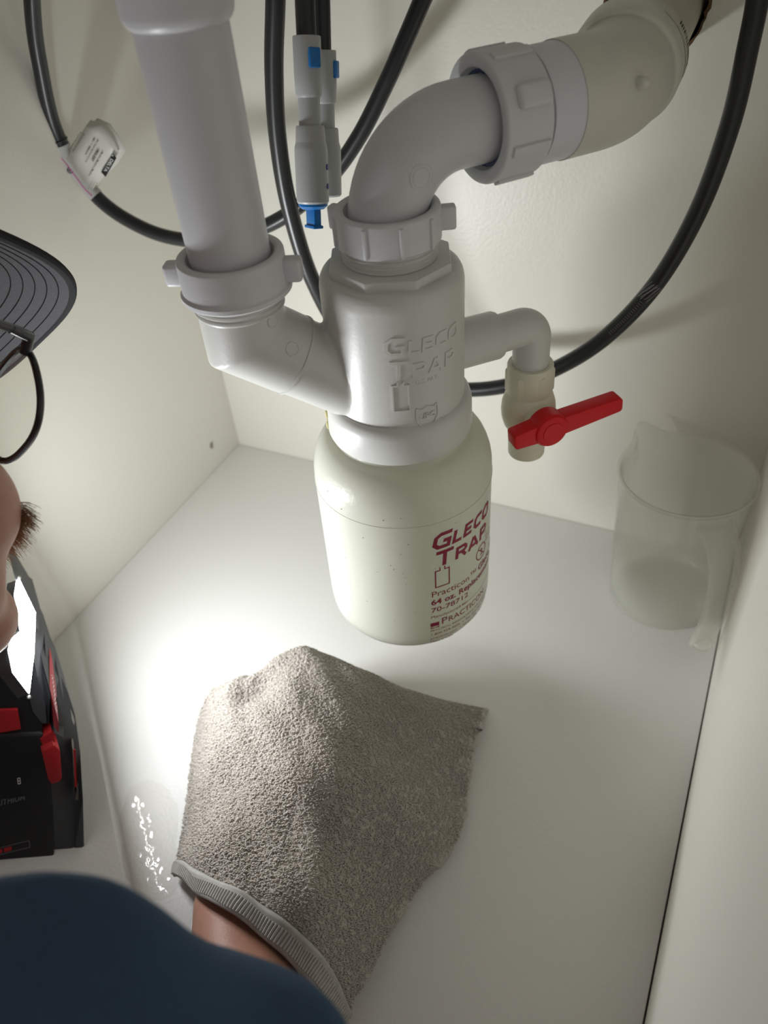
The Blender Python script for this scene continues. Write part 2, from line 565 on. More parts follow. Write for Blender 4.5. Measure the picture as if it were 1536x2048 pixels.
# inlet elbow: two straight lengths meeting in a mitre
mv, mf = [], []
NS = 56
bis = (Vector((0, 0, -1)) + d).normalized()
side_x = Vector((0, 0, -1)).cross(d).normalized(); side_y = Vector((0, 0, -1)).cross(side_x)
for k in range(NS):
    a = 2 * PI * k / NS
    off = (side_x * math.cos(a) + side_y * math.sin(a)) * 0.0211
    p0 = top + off
    tt = (E0 - p0).dot(bis) / Vector((0, 0, -1)).dot(bis)
    pm = p0 + Vector((0, 0, -1)) * tt
    p2 = pm + d * ((Bs - pm).dot(d))
    mv += [p0, pm, p2]
for k in range(NS):
    k2 = (k + 1) % NS
    mf += [(3 * k, 3 * k2, 3 * k2 + 1, 3 * k + 1), (3 * k + 1, 3 * k2 + 1, 3 * k2 + 2, 3 * k + 2)]
mf += [tuple(3 * k for k in range(NS)), tuple(3 * k + 2 for k in reversed(range(NS)))]
u.add(mv, mf)
u2 = voxel_union(u, 0.0010, 5, 0.5)
u2.xform(TILT)
u2.build('body', 'trap', trap, angle=60)
# threaded neck, eight-sided flange, bottom collar
t = MB()
prof = [(0.0190, 0.328), (0.0236, 0.328)]
z = 0.3342
while z < 0.3445:
    prof += [(0.0228, z), (0.0236, z + 0.0006), (0.0236, z + 0.0011), (0.0228, z + 0.0017)]
    z += 0.0024
prof += [(0.0228, 0.346), (0.0190, 0.346)]
t.lathe(prof, 72, CORE, closed=True).xform(TILT)
t.build('threaded_neck', 'trap', trap, angle=40)
t = MB()
oc = []
a0 = math.radians(-43.0)
for k in range(8):
    a = a0 + k * PI / 4
    oc.append((AX + 0.0318 * math.cos(a), AY + 0.0318 * math.sin(a), 0.3270))
t.prism(oc, (0, 0, 0.0072), 0.0006, 2).xform(TILT)
t.build('flange', 'trap', trap, angle=25)
t = MB()
t.lathe([(0.0355, 0.2565), (0.0383, 0.2557), (0.0400, 0.2536), (0.0408, 0.2505), (0.0411, 0.2360), (0.0405, 0.2345), (0.0360, 0.2345)], 96, CORE, closed=True).xform(TILT)
t.build('collar', 'trap', trap, angle=40)
# seam ring of the inlet and threads under the inlet nut
t = MB()
t.tube([Bs - d * 0.0006, Bs + d * 0.0006], 0.0215, 56).xform(TILT)
t.build('inlet_seam', 'trap', trap)
t = MB()
z = 0.3215
prof = [(0.0205, 0.318)]
while z < 0.331:
    prof += [(0.0212, z), (0.0221, z + 0.0007), (0.0221, z + 0.0012), (0.0212, z + 0.0019)]
    z += 0.0026
prof += [(0.0205, 0.334)]
t.lathe(prof, 64, Matrix.Translation((LX, LY, 0)), closed=True).xform(TILT)
t.build('inlet_thread', 'trap', trap, angle=40)
# moulded round ejector marks on the inlet elbow
for (px, py) in ((533, 640), (592, 700)):
    base = at_depth(px, py, 0.384 if px < 560 else 0.389)
    nrm = (CAM - base).normalized()
    t = MB()
    t.lathe([(0.0030, -0.006), (0.0030, 0.0), (0.0034, 0.0002), (0.0038, 0.0), (0.0038, -0.006)], 28, place(base, nrm))
    # shrink onto the elbow surface: nearest point of the elbow axis
    best = None
    for q0, q1 in ((top, E0), (E0, B1)):
        s = max(0, min(1, (base - q0).dot(q1 - q0) / (q1 - q0).length_squared))
        q = q0.lerp(q1, s)
        if best is None or (base - q).length < (base - best).length: best = q
    out = (base - best).normalized()
    t = MB()
    t.lathe([(0.0, 0.0002), (0.0029, 0.0002), (0.0031, 0.0005), (0.0035, 0.0005), (0.0037, -0.0006), (0.0, -0.0008)], 28, place(best + out * 0.0208, out)).xform(TILT)
    t.build('mould_mark', 'trap', trap)


def wrap(mb, geo, cx, cy, r, az, z0, dx=0.0, dy=0.0, lift=0.0):
    v, f = geo
    out = []
    for p in v:
        a = az + (p.x + dx) / r
        q = r + lift + p.z
        out.append((cx + q * math.cos(a), cy + q * math.sin(a), z0 + dy + p.y))
    mb.add(out, f)


def smallcaps(mb, first, rest, size, cx, cy, r, az, z0, lift, dx=0.0, **kw):
    """big first letter, smaller capitals after it"""
    g1 = text_geo(first, size * 1.28, **kw)
    wrap(mb, g1, cx, cy, r, az, z0, dx, 0, lift)
    w = max(p.x for p in g1[0])
    g2 = text_geo(rest, size, **kw)
    wrap(mb, g2, cx, cy, r, az, z0, dx + w + size * 0.08, 0, lift)
    return dx + w + size * 0.08 + max(p.x for p in g2[0])


STROKES = {
 'G': (0.86, [[(.84, .90), (.30, .90), (.10, .72), (.10, .28), (.30, .10), (.78, .10), (.78, .46), (.48, .46)]]),
 'L': (0.66, [[(.10, 1.0), (.10, .10), (.64, .10)]]),
 'E': (0.70, [[(.66, .90), (.10, .90), (.10, .10), (.66, .10)], [(.10, .50), (.58, .50)]]),
 'C': (0.76, [[(.74, .90), (.28, .90), (.10, .72), (.10, .28), (.28, .10), (.74, .10)]]),
 'O': (0.88, [[(.30, .90), (.66, .90), (.80, .74), (.80, .26), (.66, .10), (.28, .10), (.10, .26), (.10, .74), (.30, .90)]]),
 'T': (0.80, [[(.0, .90), (.80, .90)], [(.40, .90), (.40, 0.0)]]),
 'R': (0.80, [[(.10, 0.0), (.10, .90), (.58, .90), (.72, .76), (.72, .60), (.58, .46), (.10, .46)], [(.44, .46), (.74, 0.0)]]),
 'A': (0.90, [[(.06, 0.0), (.40, .96)], [(.44, .96), (.82, 0.0)], [(.22, .26), (.66, .26)]]),
 'P': (0.76, [[(.10, 0.0), (.10, .90), (.56, .90), (.70, .76), (.70, .56), (.56, .42), (.10, .42)]]),
}


def block_word(word, size, th=0.2, shear=0.0, gap=0.12, xs=1.0, solid=0.0):
    """heavy block capitals built from stroked lines; the first letter is taller"""
    V, F = [], []
    x0 = 0.0
    for k, ch in enumerate(word):
        sz = size * (1.30 if k == 0 else 1.0)
        w, strokes = STROKES[ch]
        for st in strokes:
            Q_ = [Vector((x * sz * xs, y * sz, 0)) for x, y in st]
            P = [Q_[0]]
            for a_, b_ in zip(Q_[:-1], Q_[1:]):
                m_ = max(1, int((b_ - a_).length / 0.0012))
                P += [a_.lerp(b_, (i + 1) / m_) for i in range(m_)]
            t_ = th * (sz if k else sz * 0.9) / 2
            n_ = len(P); L_, R_ = [], []
            closed = (P[0] - P[-1]).length < 1e-9
            for i in range(n_):
                a = (P[i] - P[i - 1]).normalized() if i > 0 else ((P[-1] - P[-2]).normalized() if closed else (P[1] - P[0]).normalized())
                b = (P[i + 1] - P[i]).normalized() if i < n_ - 1 else ((P[1] - P[0]).normalized() if closed else a)
                na, nb2 = Vector((-a.y, a.x, 0)), Vector((-b.y, b.x, 0))
                mm_ = (na + nb2).normalized(); c_ = max(0.5, mm_.dot(na))
                L_.append(P[i] + mm_ * (t_ / c_)); R_.append(P[i] - mm_ * (t_ / c_))
            o = len(V)
            top_ = [v for pr in zip(L_, R_) for v in pr]
            pts = [Vector((p.x + x0 + shear * p.y, p.y, solid)) for p in top_]
            V += pts
            F += [(o + 2 * i, o + 2 * i + 1, o + 2 * i + 3, o + 2 * i + 2) for i in range(n_ - 1)]
            if solid > 0:
                o2 = len(V)
                V += [Vector((p.x, p.y, -0.0008)) for p in pts]
                for i in range(n_ - 1):
                    F += [(o + 2 * i, o + 2 * i + 2, o2 + 2 * i + 2, o2 + 2 * i), (o + 2 * i + 1, o + 2 * i + 3, o2 + 2 * i + 3, o2 + 2 * i + 1)]
                F += [(o, o + 1, o2 + 1, o2), (o + 2 * n_ - 2, o + 2 * n_ - 1, o2 + 2 * n_ - 1, o2 + 2 * n_ - 2)]
        x0 += (w + gap) * sz * xs
    return V, F


def rect_geo(x0, y0, x1, y1, th=0.0, n=1):
    """filled strip (n steps in x) as text-like geometry"""
    v, f = [], []
    for i in range(n + 1):
        x = x0 + (x1 - x0) * i / n
        v += [Vector((x, y0, th)), Vector((x, y1, th))]
    for i in range(n):
        f.append((2 * i, 2 * i + 2, 2 * i + 3, 2 * i + 1))
    return v, f


RB = 0.0366
t = MB()
wrap(t, block_word('GLECO', 0.0078, 0.20, 0.10, 0.14, 1.16, 0.0005), AX, AY, RB, math.radians(-74.0), 0.2992)
wrap(t, block_word('TRAP', 0.0078, 0.20, 0.06, 0.14, 1.22, 0.0005), AX, AY, RB, math.radians(-71.0), 0.2862)
t.xform(TILT)
t.build('raised_lettering', 'trap', trap, smooth=False)
t = MB()
for (x0, y0, x1, y1) in ((0, 0, .0090, .0008), (0, .0152, .0026, .016), (.0064, .0152, .009, .016), (0, 0, .0008, .016), (.0082, 0, .009, .016), (.0026, .0152, .0034, .0180), (.0056, .0152, .0064, .0180)):
    v, f = rect_geo(x0, y0, x1, y1, 0.0008, 6)
    vb, fb = rect_geo(x0, y0, x1, y1, -0.0006, 6)
    nn = len(v)
    side = []
    for i in range(6):
        side += [(2 * i, 2 * i + 2, nn + 2 * i + 2, nn + 2 * i), (2 * i + 1, 2 * i + 3, nn + 2 * i + 3, nn + 2 * i + 1)]
    side += [(0, 1, nn + 1, nn), (12, 13, nn + 13, nn + 12)]
    wrap(t, (v + vb, f + [tuple(i + nn for i in q) for q in fb] + side), AX, AY, RB, math.radians(-69.3), 0.2668)
t.xform(TILT)
t.build('raised_bottle_mark', 'trap', trap, smooth=False)
t = MB()
# shield outline with UPC
sh = [(-.0060, .0130), (-.0030, .0118), (0, .0134), (.0030, .0118), (.0060, .0130), (.0062, .0060), (.0040, .0022), (0, 0), (-.0040, .0022), (-.0062, .0060), (-.0060, .0130)]
for i in range(len(sh) - 1):
    a, b = Vector((*sh[i], 0)), Vector((*sh[i + 1], 0))
    dd = (b - a).normalized(); nn = Vector((-dd.y, dd.x, 0)) * 0.00035
    pts = []
    for k in range(4):
        p = a.lerp(b, k / 3)
        for s in (1, -1): pts.append(p + nn * s + Vector((0, 0, 0.0006)))
    wrap(t, (pts, [(2 * k, 2 * k + 2, 2 * k + 3, 2 * k + 1) for k in range(3)]), AX, AY, RB, math.radians(-41), 0.2540, 0, 0, 0.0001)
wrap(t, text_geo('UPC', 0.0046, bold=0.01, extrude=0.0006, align='CENTER'), AX, AY, RB, math.radians(-41), 0.2600)
wrap(t, text_geo('U.S. PAT.', 0.0034, bold=0.005, extrude=0.0002), AX, AY, RB, math.radians(-50), 0.2815)
wrap(t, text_geo('R', 0.0020, bold=0.005, extrude=0.0002), AX, AY, RB, math.radians(-29), 0.2555)
t.xform(TILT)
t.build('raised_shield', 'trap', trap, smooth=False)
# crust of dried residue on the collar's left edge
t = MB()
for k in range(16):
    a = math.radians(-152 + random.uniform(-9, 9)); zz = random.uniform(0.236, 0.262)
    rr = 0.0412 if zz < 0.256 else 0.0392
    t.ball((AX + rr * math.cos(a), AY + rr * math.sin(a), zz), (random.uniform(.0005, .0012), random.uniform(.0005, .0012), random.uniform(.0008, .0024)), seg=8, rings=5)
t.xform(TILT)
t.build('residue', plastic('yellow_residue', (0.55, 0.50, 0.26), 0.7, 0.3, 0.2, 600), trap)

# ------------------------------------------------------------------ collecting bottle
BR = 0.0532
bottle = thing('plastic_bottle', 'milky plastic bottle with maroon GLECO TRAP print screwed under the trap', 'bottle', (AX - 0.004, AY, 0.089))
b = MB()
prof = [(0, 0.0925), (0.030, 0.0925), (0.036, 0.0905), (0.0405, 0.0890), (0.0455, 0.0896), (0.0495, 0.0925), (0.0522, 0.0975), (BR - 0.0002, 0.104), (BR, 0.112)]
prof += [(BR, 0.112 + 0.09 * k / 8) for k in range(1, 9)]
for k in range(1, 9):
    a = PI / 2 * k / 8
    prof.append((0.0395 + (BR - 0.0395) * math.cos(a), 0.204 + 0.026 * math.sin(a)))
prof += [(0.0385, 0.2315), (0.0385, 0.2355), (0.0340, 0.2355), (0.0340, 0.228)]
# inner wall
prof += [(0.0395 - 0.0016, 0.2285)]
for k in range(7, -1, -1):
    a = PI / 2 * k / 8
    prof.append((0.0378 + (BR - 0.0395) * math.cos(a), 0.2035 + 0.0245 * math.sin(a)))
prof += [(BR - 0.0017, 0.112), (0.0503, 0.099), (0.045, 0.0920), (0.036, 0.0938), (0, 0.0938)]
b.lathe(prof, 112, CORE).xform(TILT)
b.build('body', 'bottle', bottle, angle=50)
# parting line and moulded thumb panel outline
b = MB()
ring = [(AX + (BR + 0.0001) * math.cos(2 * PI * k / 96), AY + (BR + 0.0001) * math.sin(2 * PI * k / 96), 0.2000) for k in range(97)]
b.tube(ring, 0.00025, 6, caps=False).xform(TILT)
b.build('mould_line', 'bottle', bottle)
b = MB()
MR = math.radians
LZ = 0.00018
z1 = 0.1797
wrap(b, block_word('GLECO', 0.0094, 0.23, 0.22, 0.12, 1.10), AX, AY, BR, MR(-49.8), 0.1795, 0, 0, LZ)
wrap(b, block_word('TRAP', 0.0094, 0.23, 0.08, 0.13, 1.16), AX, AY, BR, MR(-47.4), 0.1652, 0, 0, LZ)
wrap(b, text_geo('\u00ae', 0.0030), AX, AY, BR, MR(-1.5), 0.1650, 0, 0, LZ)
b.xform(TILT); b.build('printed_name', 'maroon', bottle, smooth=False)
b = MB()
for (x0, y0, x1, y1) in ((0, 0, .0098, .0008), (0, .0138, .0030, .0146), (.0068, .0138, .0098, .0146), (0, 0, .0008, .0146), (.0090, 0, .0098, .0146), (.0030, .0138, .0037, .0168), (.0061, .0138, .0068, .0168)):
    wrap(b, rect_geo(x0, y0, x1, y1, 0, 5), AX, AY, BR, MR(-47.9), 0.1476, 0, 0, LZ)
b.xform(TILT); b.build('printed_bottle_mark', 'maroon', bottle, smooth=False)
b = MB()
# recycling mark: ring, slash and a figure
for k in range(36):
    a, a2 = 2 * PI * k / 36, 2 * PI * (k + 1) / 36
    v = [Vector((r_ * math.cos(q), r_ * math.sin(q), 0)) for q in (a, a2) for r_ in (0.0054, 0.0062)]
    wrap(b, (v, [(0, 2, 3, 1)]), AX, AY, BR, MR(-7), 0.1545, 0, 0, LZ)
wrap(b, text_geo('2', 0.0074, bold=0.006, align='CENTER'), AX, AY, BR, MR(-7), 0.1518, 0, 0, LZ)
v = [Vector((-.0045, .0042, 0)), Vector((-.0040, .0047, 0)), Vector((.0040, -.0047, 0)), Vector((.0045, -.0042, 0))]
wrap(b, (v, [(0, 1, 3, 2)]), AX, AY, BR, MR(-7), 0.1545, 0, 0, LZ)
wrap(b, text_geo('Do not\nrecycle', 0.0034), AX, AY, BR, MR(-1), 0.1610, 0, 0, LZ)
b.xform(TILT); b.build('printed_recycling_mark', 'maroon', bottle, smooth=False)
b = MB()
def line(txt, size, az, z0, bold=0.0, xs=1.0, dx=0.0, spacing=1.0):
    g = text_geo(txt, size, bold=bold, xscale=xs, spacing=spacing)
    wrap(b, g, AX, AY, BR, MR(az), z0, dx, 0, LZ)
    return dx + max(p.x for p in g[0])
e = line('Practicon\u2122 ', 0.0070, -50.8, 0.1402, 0.0, 1.05)
line('Gleco Trap', 0.0070, -50.8, 0.1402, 0.022, 1.05, e + 0.0026)
line('64 oz. Replacement Bottle', 0.0066, -51.0, 0.1330, 0.024, 1.05)
line('70-78712', 0.0060, -51.3, 0.1262, 0.008, 1.2)
line('Manufactured for', 0.0032, -51.6, 0.1208, 0.0, 1.2)
wrap(b, rect_geo(0.022, 0.0004, 0.060, 0.0007, 0, 12), AX, AY, BR, MR(-51.6), 0.1208, 0, 0, LZ)
x0 = smallcaps(b, 'P', 'RACTICON', 0.0066, AX, AY, BR, MR(-51.9), 0.1130, LZ, dx=0.0070, bold=0.004, xscale=1.02)
wrap(b, rect_geo(0, 0.0018, 0.0058, 0.0052, 0, 4), AX, AY, BR, MR(-52), 0.1112, 0, 0, LZ)
v = [Vector((0, 0, 0)), Vector((.0058, 0, 0)), Vector((.0058, .0014, 0)), Vector((.0028, .0005, 0)), Vector((0, .0014, 0))]
wrap(b, (v, [(0, 1, 2, 3), (0, 3, 4)]), AX, AY, BR, MR(-52), 0.1112, 0, 0, LZ)
line('PRACTICAL INNOVATIONS FOR DENTISTRY', 0.0026, -52.1, 0.1082, 0.0, 1.05)
line('1-800-959-9505  \u2022  Fax 252-752-7000', 0.0030, -52.2, 0.1043, 0.0, 1.1)
line('practicon.com  \u2022  Greenville, NC', 0.0030, -52.3, 0.1007, 0.0, 1.1)
line('Made in USA', 0.0027, -52.4, 0.0975, 0.0, 1.1)
b.xform(TILT); b.build('printed_text', 'maroon', bottle, smooth=False)
b = MB()
for k in range(20):
    a = MR(random.uniform(-120, -20)); zz = random.uniform(0.10, 0.215)
    b.ball((AX + BR * math.cos(a), AY + BR * math.sin(a), zz), (0.0003, 0.0003, random.uniform(0.0002, 0.0005)), seg=6, rings=4)
b.xform(TILT); tag(b.build('scuff_specks', plastic('grey_scuff', (0.35, 0.34, 0.27), 0.8, 0.2), bottle), kind='stuff')


# ------------------------------------------------------------------ slip nuts and pipes
def nut(name, label, base, axis, r, h, bore, wings, ribs, flange=0.0, mat='pvc_nut', tilt=None, rib_h=1.0):
    t = thing(name, label, 'nut', base, 'white nuts on the drain pipes')
    F = place(base, axis, (1, 0, 0) if abs(Vector(axis).normalized().z) > 0.7 else (0, 0, 1))
    if tilt is not None: F = tilt @ F
    p = [(bore - 0.0016, 0.0), (r - 0.0012, 0.0)]
    if flange:
        p = [(bore - 0.0016, 0.0), (r + flange - 0.0008, 0.0), (r + flange, 0.0008), (r + flange, 0.0028), (r + flange - 0.0010, 0.0036), (r + 0.0002, 0.0042)]
    else:
        p += [(r, 0.0012)]
    p += [(r, h - 0.0016), (r - 0.0004, h - 0.0006), (r - 0.0014, h), (bore + 0.0020, h), (bore + 0.0006, h - 0.0010), (bore, h - 0.0035), (bore - 0.0016, h - 0.005)]
    MB().lathe(p, 88, F, closed=True).build('ring', mat, t, angle=38)
    for az, out, wid, hh, zc in wings:
        a = math.radians(az)
        mm = F @ Matrix.Rotation(a, 4, 'Z') @ Matrix.Translation((r + out / 2 - 0.0008, 0, zc))
        MB().box((out + 0.0016, wid, hh), mm, min(wid, hh) * 0.22, 3).build('wing', mat, t)
    for az, wid in ribs:
        a = math.radians(az)
        mm = F @ Matrix.Rotation(a, 4, 'Z') @ Matrix.Translation((r + 0.0002, 0, h * (0.5 - 0.03)))
        MB().box((0.0024, wid, h * 0.84 * rib_h), mm, 0.0007, 2).build('rib', mat, t)
    return t


CAZ = math.degrees(math.atan2(-AY, -AX))      # azimuth from the trap towards the camera (-63.8)
nut('slip_nut', 'white ribbed slip nut on top of the trap, under the curved pipe', (AX, AY, 0.3420), (0, 0, 1), 0.0256, 0.0170, 0.0203,
    [(CAZ + 92, 0.0070, 0.0062, 0.0115, 0.0085), (CAZ - 118, 0.0062, 0.0062, 0.0115, 0.0085)],
    [(CAZ - 78, .0022), (CAZ - 26, .0022), (CAZ + 13, .0022), (CAZ + 50, .0022), (CAZ + 140, .0022), (CAZ + 190, .0022)])
nut('slip_nut', 'white winged slip nut joining the straight pipe to the slanted inlet', (LX, LY, 0.3305), (0, 0, 1), 0.0254, 0.0195, 0.0203,
    [(CAZ + 84, 0.0078, 0.0085, 0.0110, 0.0100), (CAZ - 96, 0.0078, 0.0085, 0.0110, 0.0100)], [], flange=0.0014)

tp = thing('drain_tailpipe', 'straight white drain pipe coming down at upper left', 'pipe', (LX, LY, 0.312))
MB().lathe([(0.0168, 0.312), (0.01905, 0.312), (0.01905, 0.4440), (0.0168, 0.4440)], 72, Matrix.Translation((LX, LY, 0)), closed=True).build('tube', 'pvc', tp)
MB().lathe([(0.0188, 0.4425), (0.0197, 0.4425), (0.0206, 0.4432), (0.0217, 0.4450), (0.0222, 0.4475), (0.0222, 0.638), (0.0188, 0.638)], 72, Matrix.Translation((LX, LY, 0)), closed=True).build('socket', 'pvc', tp)

AZ = math.radians(51.0)
EH = Vector((math.cos(AZ), math.sin(AZ), 0))
ZE = 0.3866
path = [Vector((AX, AY, 0.3480)), Vector((AX, AY, 0.3500))]
rb = 0.0366
for k in range(1, 17):
    a = PI / 2 * k / 16
    path.append(Vector((AX, AY, 0.3500)) + EH * (rb * (1 - math.cos(a))) + Vector((0, 0, rb * math.sin(a))))
path.append(Vector((AX, AY, ZE)) + EH * 0.068)
de = thing('drain_elbow', 'curved white drain elbow rising from the trap and bending right', 'pipe', (AX, AY, 0.348))
MB().tube(path, 0.01905, 64).build('tube', 'pvc', de, angle=50)
# faint round moulded stamp on the bend
P0 = Vector((AX, AY, 0.3500)) + EH * rb
amid = math.radians(42)
axisp = Vector((AX, AY, 0.35)) + EH * (rb * (1 - math.cos(amid))) + Vector((0, 0, rb * math.sin(amid)))
sidev = Vector((math.sin(AZ), -math.cos(AZ), 0))
t = MB()
F = place(axisp + sidev * 0.01905, sidev, (0, 0, 1))
def on_pipe(px_, py_, lift):
    # local disc coordinates bent onto the pipe
    h_ = math.sqrt(max(0, 0.01905 ** 2 - py_ * py_)) - 0.01905
    return (py_ * 0.7 - px_ * 0.7, px_ * 0.7 + py_ * 0.7, h_ + lift)
for r_ in (0.0058, 0.0042):
    pts = [on_pipe(r_ * math.cos(2 * PI * k / 40), r_ * math.sin(2 * PI * k / 40), 0.00002) for k in range(41)]
    t.tube([F @ Vector(p) for p in pts], 0.00012, 5, caps=False)
t.build('moulded_stamp', 'pvc', de)

cn = nut('compression_nut', 'large white ribbed compression nut at the right end of the curved pipe', Vector((AX, AY, ZE)) + EH * 0.0735, -EH, 0.0283, 0.0250, 0.0215,
         [(-62 + 0, 0.0036, 0.0105, 0.0170, 0.0105)], [(k * 45 - 17, .0052) for k in range(8) if k not in (7,)], rib_h=0.95)
MB().lathe([(0.0192, 0.0), (0.0213, 0.0), (0.0213, 0.0040), (0.0192, 0.0040)], 56, place(Vector((AX, AY, ZE)) + EH * 0.0525, EH), closed=True).build('gasket', 'gasket', cn)
ad = thing('pipe_adapter', 'bluish white pipe adapter between the ribbed nut and the scuffed elbow', 'pipe', Vector((AX, AY, ZE)) + EH * 0.072)
F = place(Vector((AX, AY, ZE)) + EH * 0.0715, EH)
MB().lathe([(0.018, 0.0), (0.0240, 0.0), (0.0240, 0.0036), (0.0258, 0.0040), (0.0260, 0.0050), (0.0260, 0.0220), (0.018, 0.0220)], 72, F, closed=True).build('sleeve', 'adapter', ad, angle=38)
MB().lathe([(0.0235, 0.0012), (0.0247, 0.0012), (0.0247, 0.0034), (0.0235, 0.0034)], 72, F, closed=True).build('groove_ring', plastic('lilac_ring', (0.48, 0.48, 0.56), 0.45), ad)

# scuffed 45 degree fitting turning into the back wall
P1 = Vector((AX, AY, ZE)) + EH * 0.0925
KN = Vector((AX, AY, ZE)) + EH * 0.1265
W1 = Vector((KN.x - 0.0005, YB, 0.4000))
dw = (W1 - KN).normalized()
c = []
for k in range(9):
    s = k / 8
    a_, b_ = KN - EH * 0.014, KN + dw * 0.014
    c.append(a_.lerp(KN, s).lerp(KN.lerp(b_, s), s))
fit = thing('elbow_fitting', 'scuffed off-white elbow fitting turning towards the hole in the back wall', 'pipe', P1)
MB().tube([P1] + c + [KN + dw * 0.024], 0.0266, 72).build('elbow', 'old_pvc', fit, angle=50)
F = place(KN + dw * 0.017, dw)
MB().lathe([(0.024, 0.0), (0.0274, 0.0), (0.0288, 0.0012), (0.0293, 0.0030), (0.0293, 0.0215), (0.0285, 0.0228), (0.024, 0.0228)], 72, F, closed=True).build('socket', 'old_pvc', fit, angle=38)
nb = at_depth(1275, 168, 0.372)
q = KN + dw * max(0, (nb - KN).dot(dw)); out = (nb - q).normalized()
MB().capsule(q + out * 0.0255, q + out * 0.0300, 0.0030, 0.0026).build('moulded_knob', 'old_pvc', fit)
# barcode sticker round the socket edge
t = MB(); tb = MB()
F2 = place(KN + dw * 0.0385, dw, (0, 0, 1))
def cyl_patch(mb, a0_, a1_, z0_, z1_, r_, n_):
    v, f = [], []
    for i in range(n_ + 1):
        a = a0_ + (a1_ - a0_) * i / n_
        for zz in (z0_, z1_): v.append((r_ * math.cos(a), r_ * math.sin(a), zz))
    for i in range(n_): f.append((2 * i, 2 * i + 2, 2 * i + 3, 2 * i + 1))
    mb.add(v, f, F2)
ca = at_depth(1335, 110, 0.40) - (KN + dw * 0.0385)
fi = F2.to_3x3().inverted() @ ca
sa = math.atan2(fi.y, fi.x)
cyl_patch(t, sa - 0.75, sa + 0.45, -0.0095, 0.0000, 0.02945, 16)
st = t.build('barcode_sticker', plastic('worn_sticker', (0.62, 0.60, 0.53), 0.6, 0.3, 0.15, 200), fit)
for k in range(14):
    a = sa - 0.42 + k * 0.052
    cyl_patch(tb, a, a + random.choice((0.012, 0.022, 0.03)), -0.0048, -0.0008, 0.02955, 2)
tb.build('bars', 'ink', st)
wp = thing('wall_pipe', 'old cream pipe stub entering the round hole in the back wall', 'pipe', KN + dw * 0.036)
MB().tube([KN + dw * 0.0335, W1 + dw * 0.03], 0.0241, 64).build('tube', 'wall_pipe', wp)

# ------------------------------------------------------------------ side outlet and ball valve
h45 = Vector((math.cos(math.radians(45)), math.sin(math.radians(45)), 0))
s45 = Vector((h45.y, -h45.x, 0))
VX, VY, VZ = -0.1096, 0.396, 0.275
arm = thing('outlet_arm', 'short white outlet arm with a right-angle bend beside the trap', 'pipe', (AX + 0.03, AY + 0.03, 0.275))
C0 = Vector((AX, AY, VZ))
EL = Vector((VX, VY, VZ))
L = (EL - C0).length
MB().lathe([(0, 0.0365 - 0.004), (0.0136, 0.0365 - 0.004), (0.0134, 0.0570), (0.0126, 0.0588), (0.0106, 0.0594), (0, 0.0594)], 48, place(C0, h45)).build('socket', 'trap', arm, angle=38)
p = [C0 + h45 * 0.0585, EL - h45 * 0.0075]
for k in range(1, 10):
    a = PI / 2 * k / 10
    p.append(EL - h45 * 0.0075 + h45 * (0.0075 * math.sin(a)) + Vector((0, 0, -0.0075 * (1 - math.cos(a)))))
p += [EL + Vector((0, 0, -0.0075)), Vector((VX, VY, 0.2440))]
MB().tube(p, 0.0107, 48).build('bend', 'trap', arm, angle=50)

val = thing('ball_valve', 'cream plastic ball valve with a red handle hanging from the outlet arm', 'valve', (VX, VY, 0.186))
CV = Matrix.Translation((VX, VY, 0))
vb = MB()
vb.lathe([(0.0108, 0.2505), (0.0131, 0.2505), (0.0135, 0.2495), (0.0135, 0.2325), (0.0132, 0.2312), (0.0145, 0.2290), (0.0160, 0.2240), (0.0165, 0.2190), (0.0160, 0.2135), (0.0145, 0.2085), (0.0122, 0.2050), (0.0117, 0.2035), (0.0114, 0.1865), (0.0109, 0.1855), (0.0080, 0.1855), (0.0080, 0.2050), (0.0108, 0.2200)], 64, CV, closed=True)
vb.build('body', 'valve', val, angle=38)
vb = MB()
hx = [(VX + 0.0148 * math.cos(math.radians(20 + 60 * k)), VY + 0.0148 * math.sin(math.radians(20 + 60 * k)), 0.2318) for k in range(6)]
vb.prism(hx, (0, 0, 0.0150), 0.0012, 2).build('hex_collar', 'valve', val, angle=25)
SV = Vector((VX, VY, 0.2195))
MB().lathe([(0, 0.008), (0.0098, 0.008), (0.0098, 0.0172), (0.0088, 0.0182), (0.0, 0.0182)], 40, place(SV, s45)).build('stem_collar', 'valve', val)
hd = MB()
HO = SV + s45 * 0.0185 + Vector((0, 0, 0.0005))
hh = (h45 + Vector((0, 0, 0.09))).normalized()
up_ = s45.cross(hh) * -1
def hpt(x, y): return HO + hh * x + up_ * y
# hub
hd.lathe([(0, 0.0), (0.0104, 0.0), (0.0108, 0.0012), (0.0108, 0.0095), (0.0098, 0.0112), (0.0078, 0.0120), (0, 0.0120)], 40, place(HO, s45, hh))
hd.prism([hpt(0.004, -0.0062), hpt(0.046, -0.0046), hpt(0.0475, -0.0030), hpt(0.0475, 0.0038), hpt(0.046, 0.0052), hpt(0.004, 0.0066)], s45 * 0.0100, 0.0010, 2)
hd.prism([hpt(-0.004, -0.0066), hpt(-0.0225, -0.0054), hpt(-0.0235, -0.0042), hpt(-0.0235, 0.0036), hpt(-0.0225, 0.0048), hpt(-0.004, 0.0066)], s45 * 0.0100, 0.0010, 2)
hnd = hd.build('handle', 'red', val, angle=30)
MB().lathe([(0, 0.0), (0.0066, 0.0), (0.0063, 0.0006), (0.0, 0.0006)], 36, place(HO + s45 * 0.0119, s45)).build('hub_cap', 'red', hnd)

# ------------------------------------------------------------------ hoses and quick connectors
def hose(name, label, pts, r, group=None):
    P = spline(pts, 14)
    o = MB().tube(P, r, 20).build(name, 'hose', None, origin=P[0])
    tag(o, label, 'hose', group)
    tag(o, group=group or 'black hoses behind the trap')
    return o, P


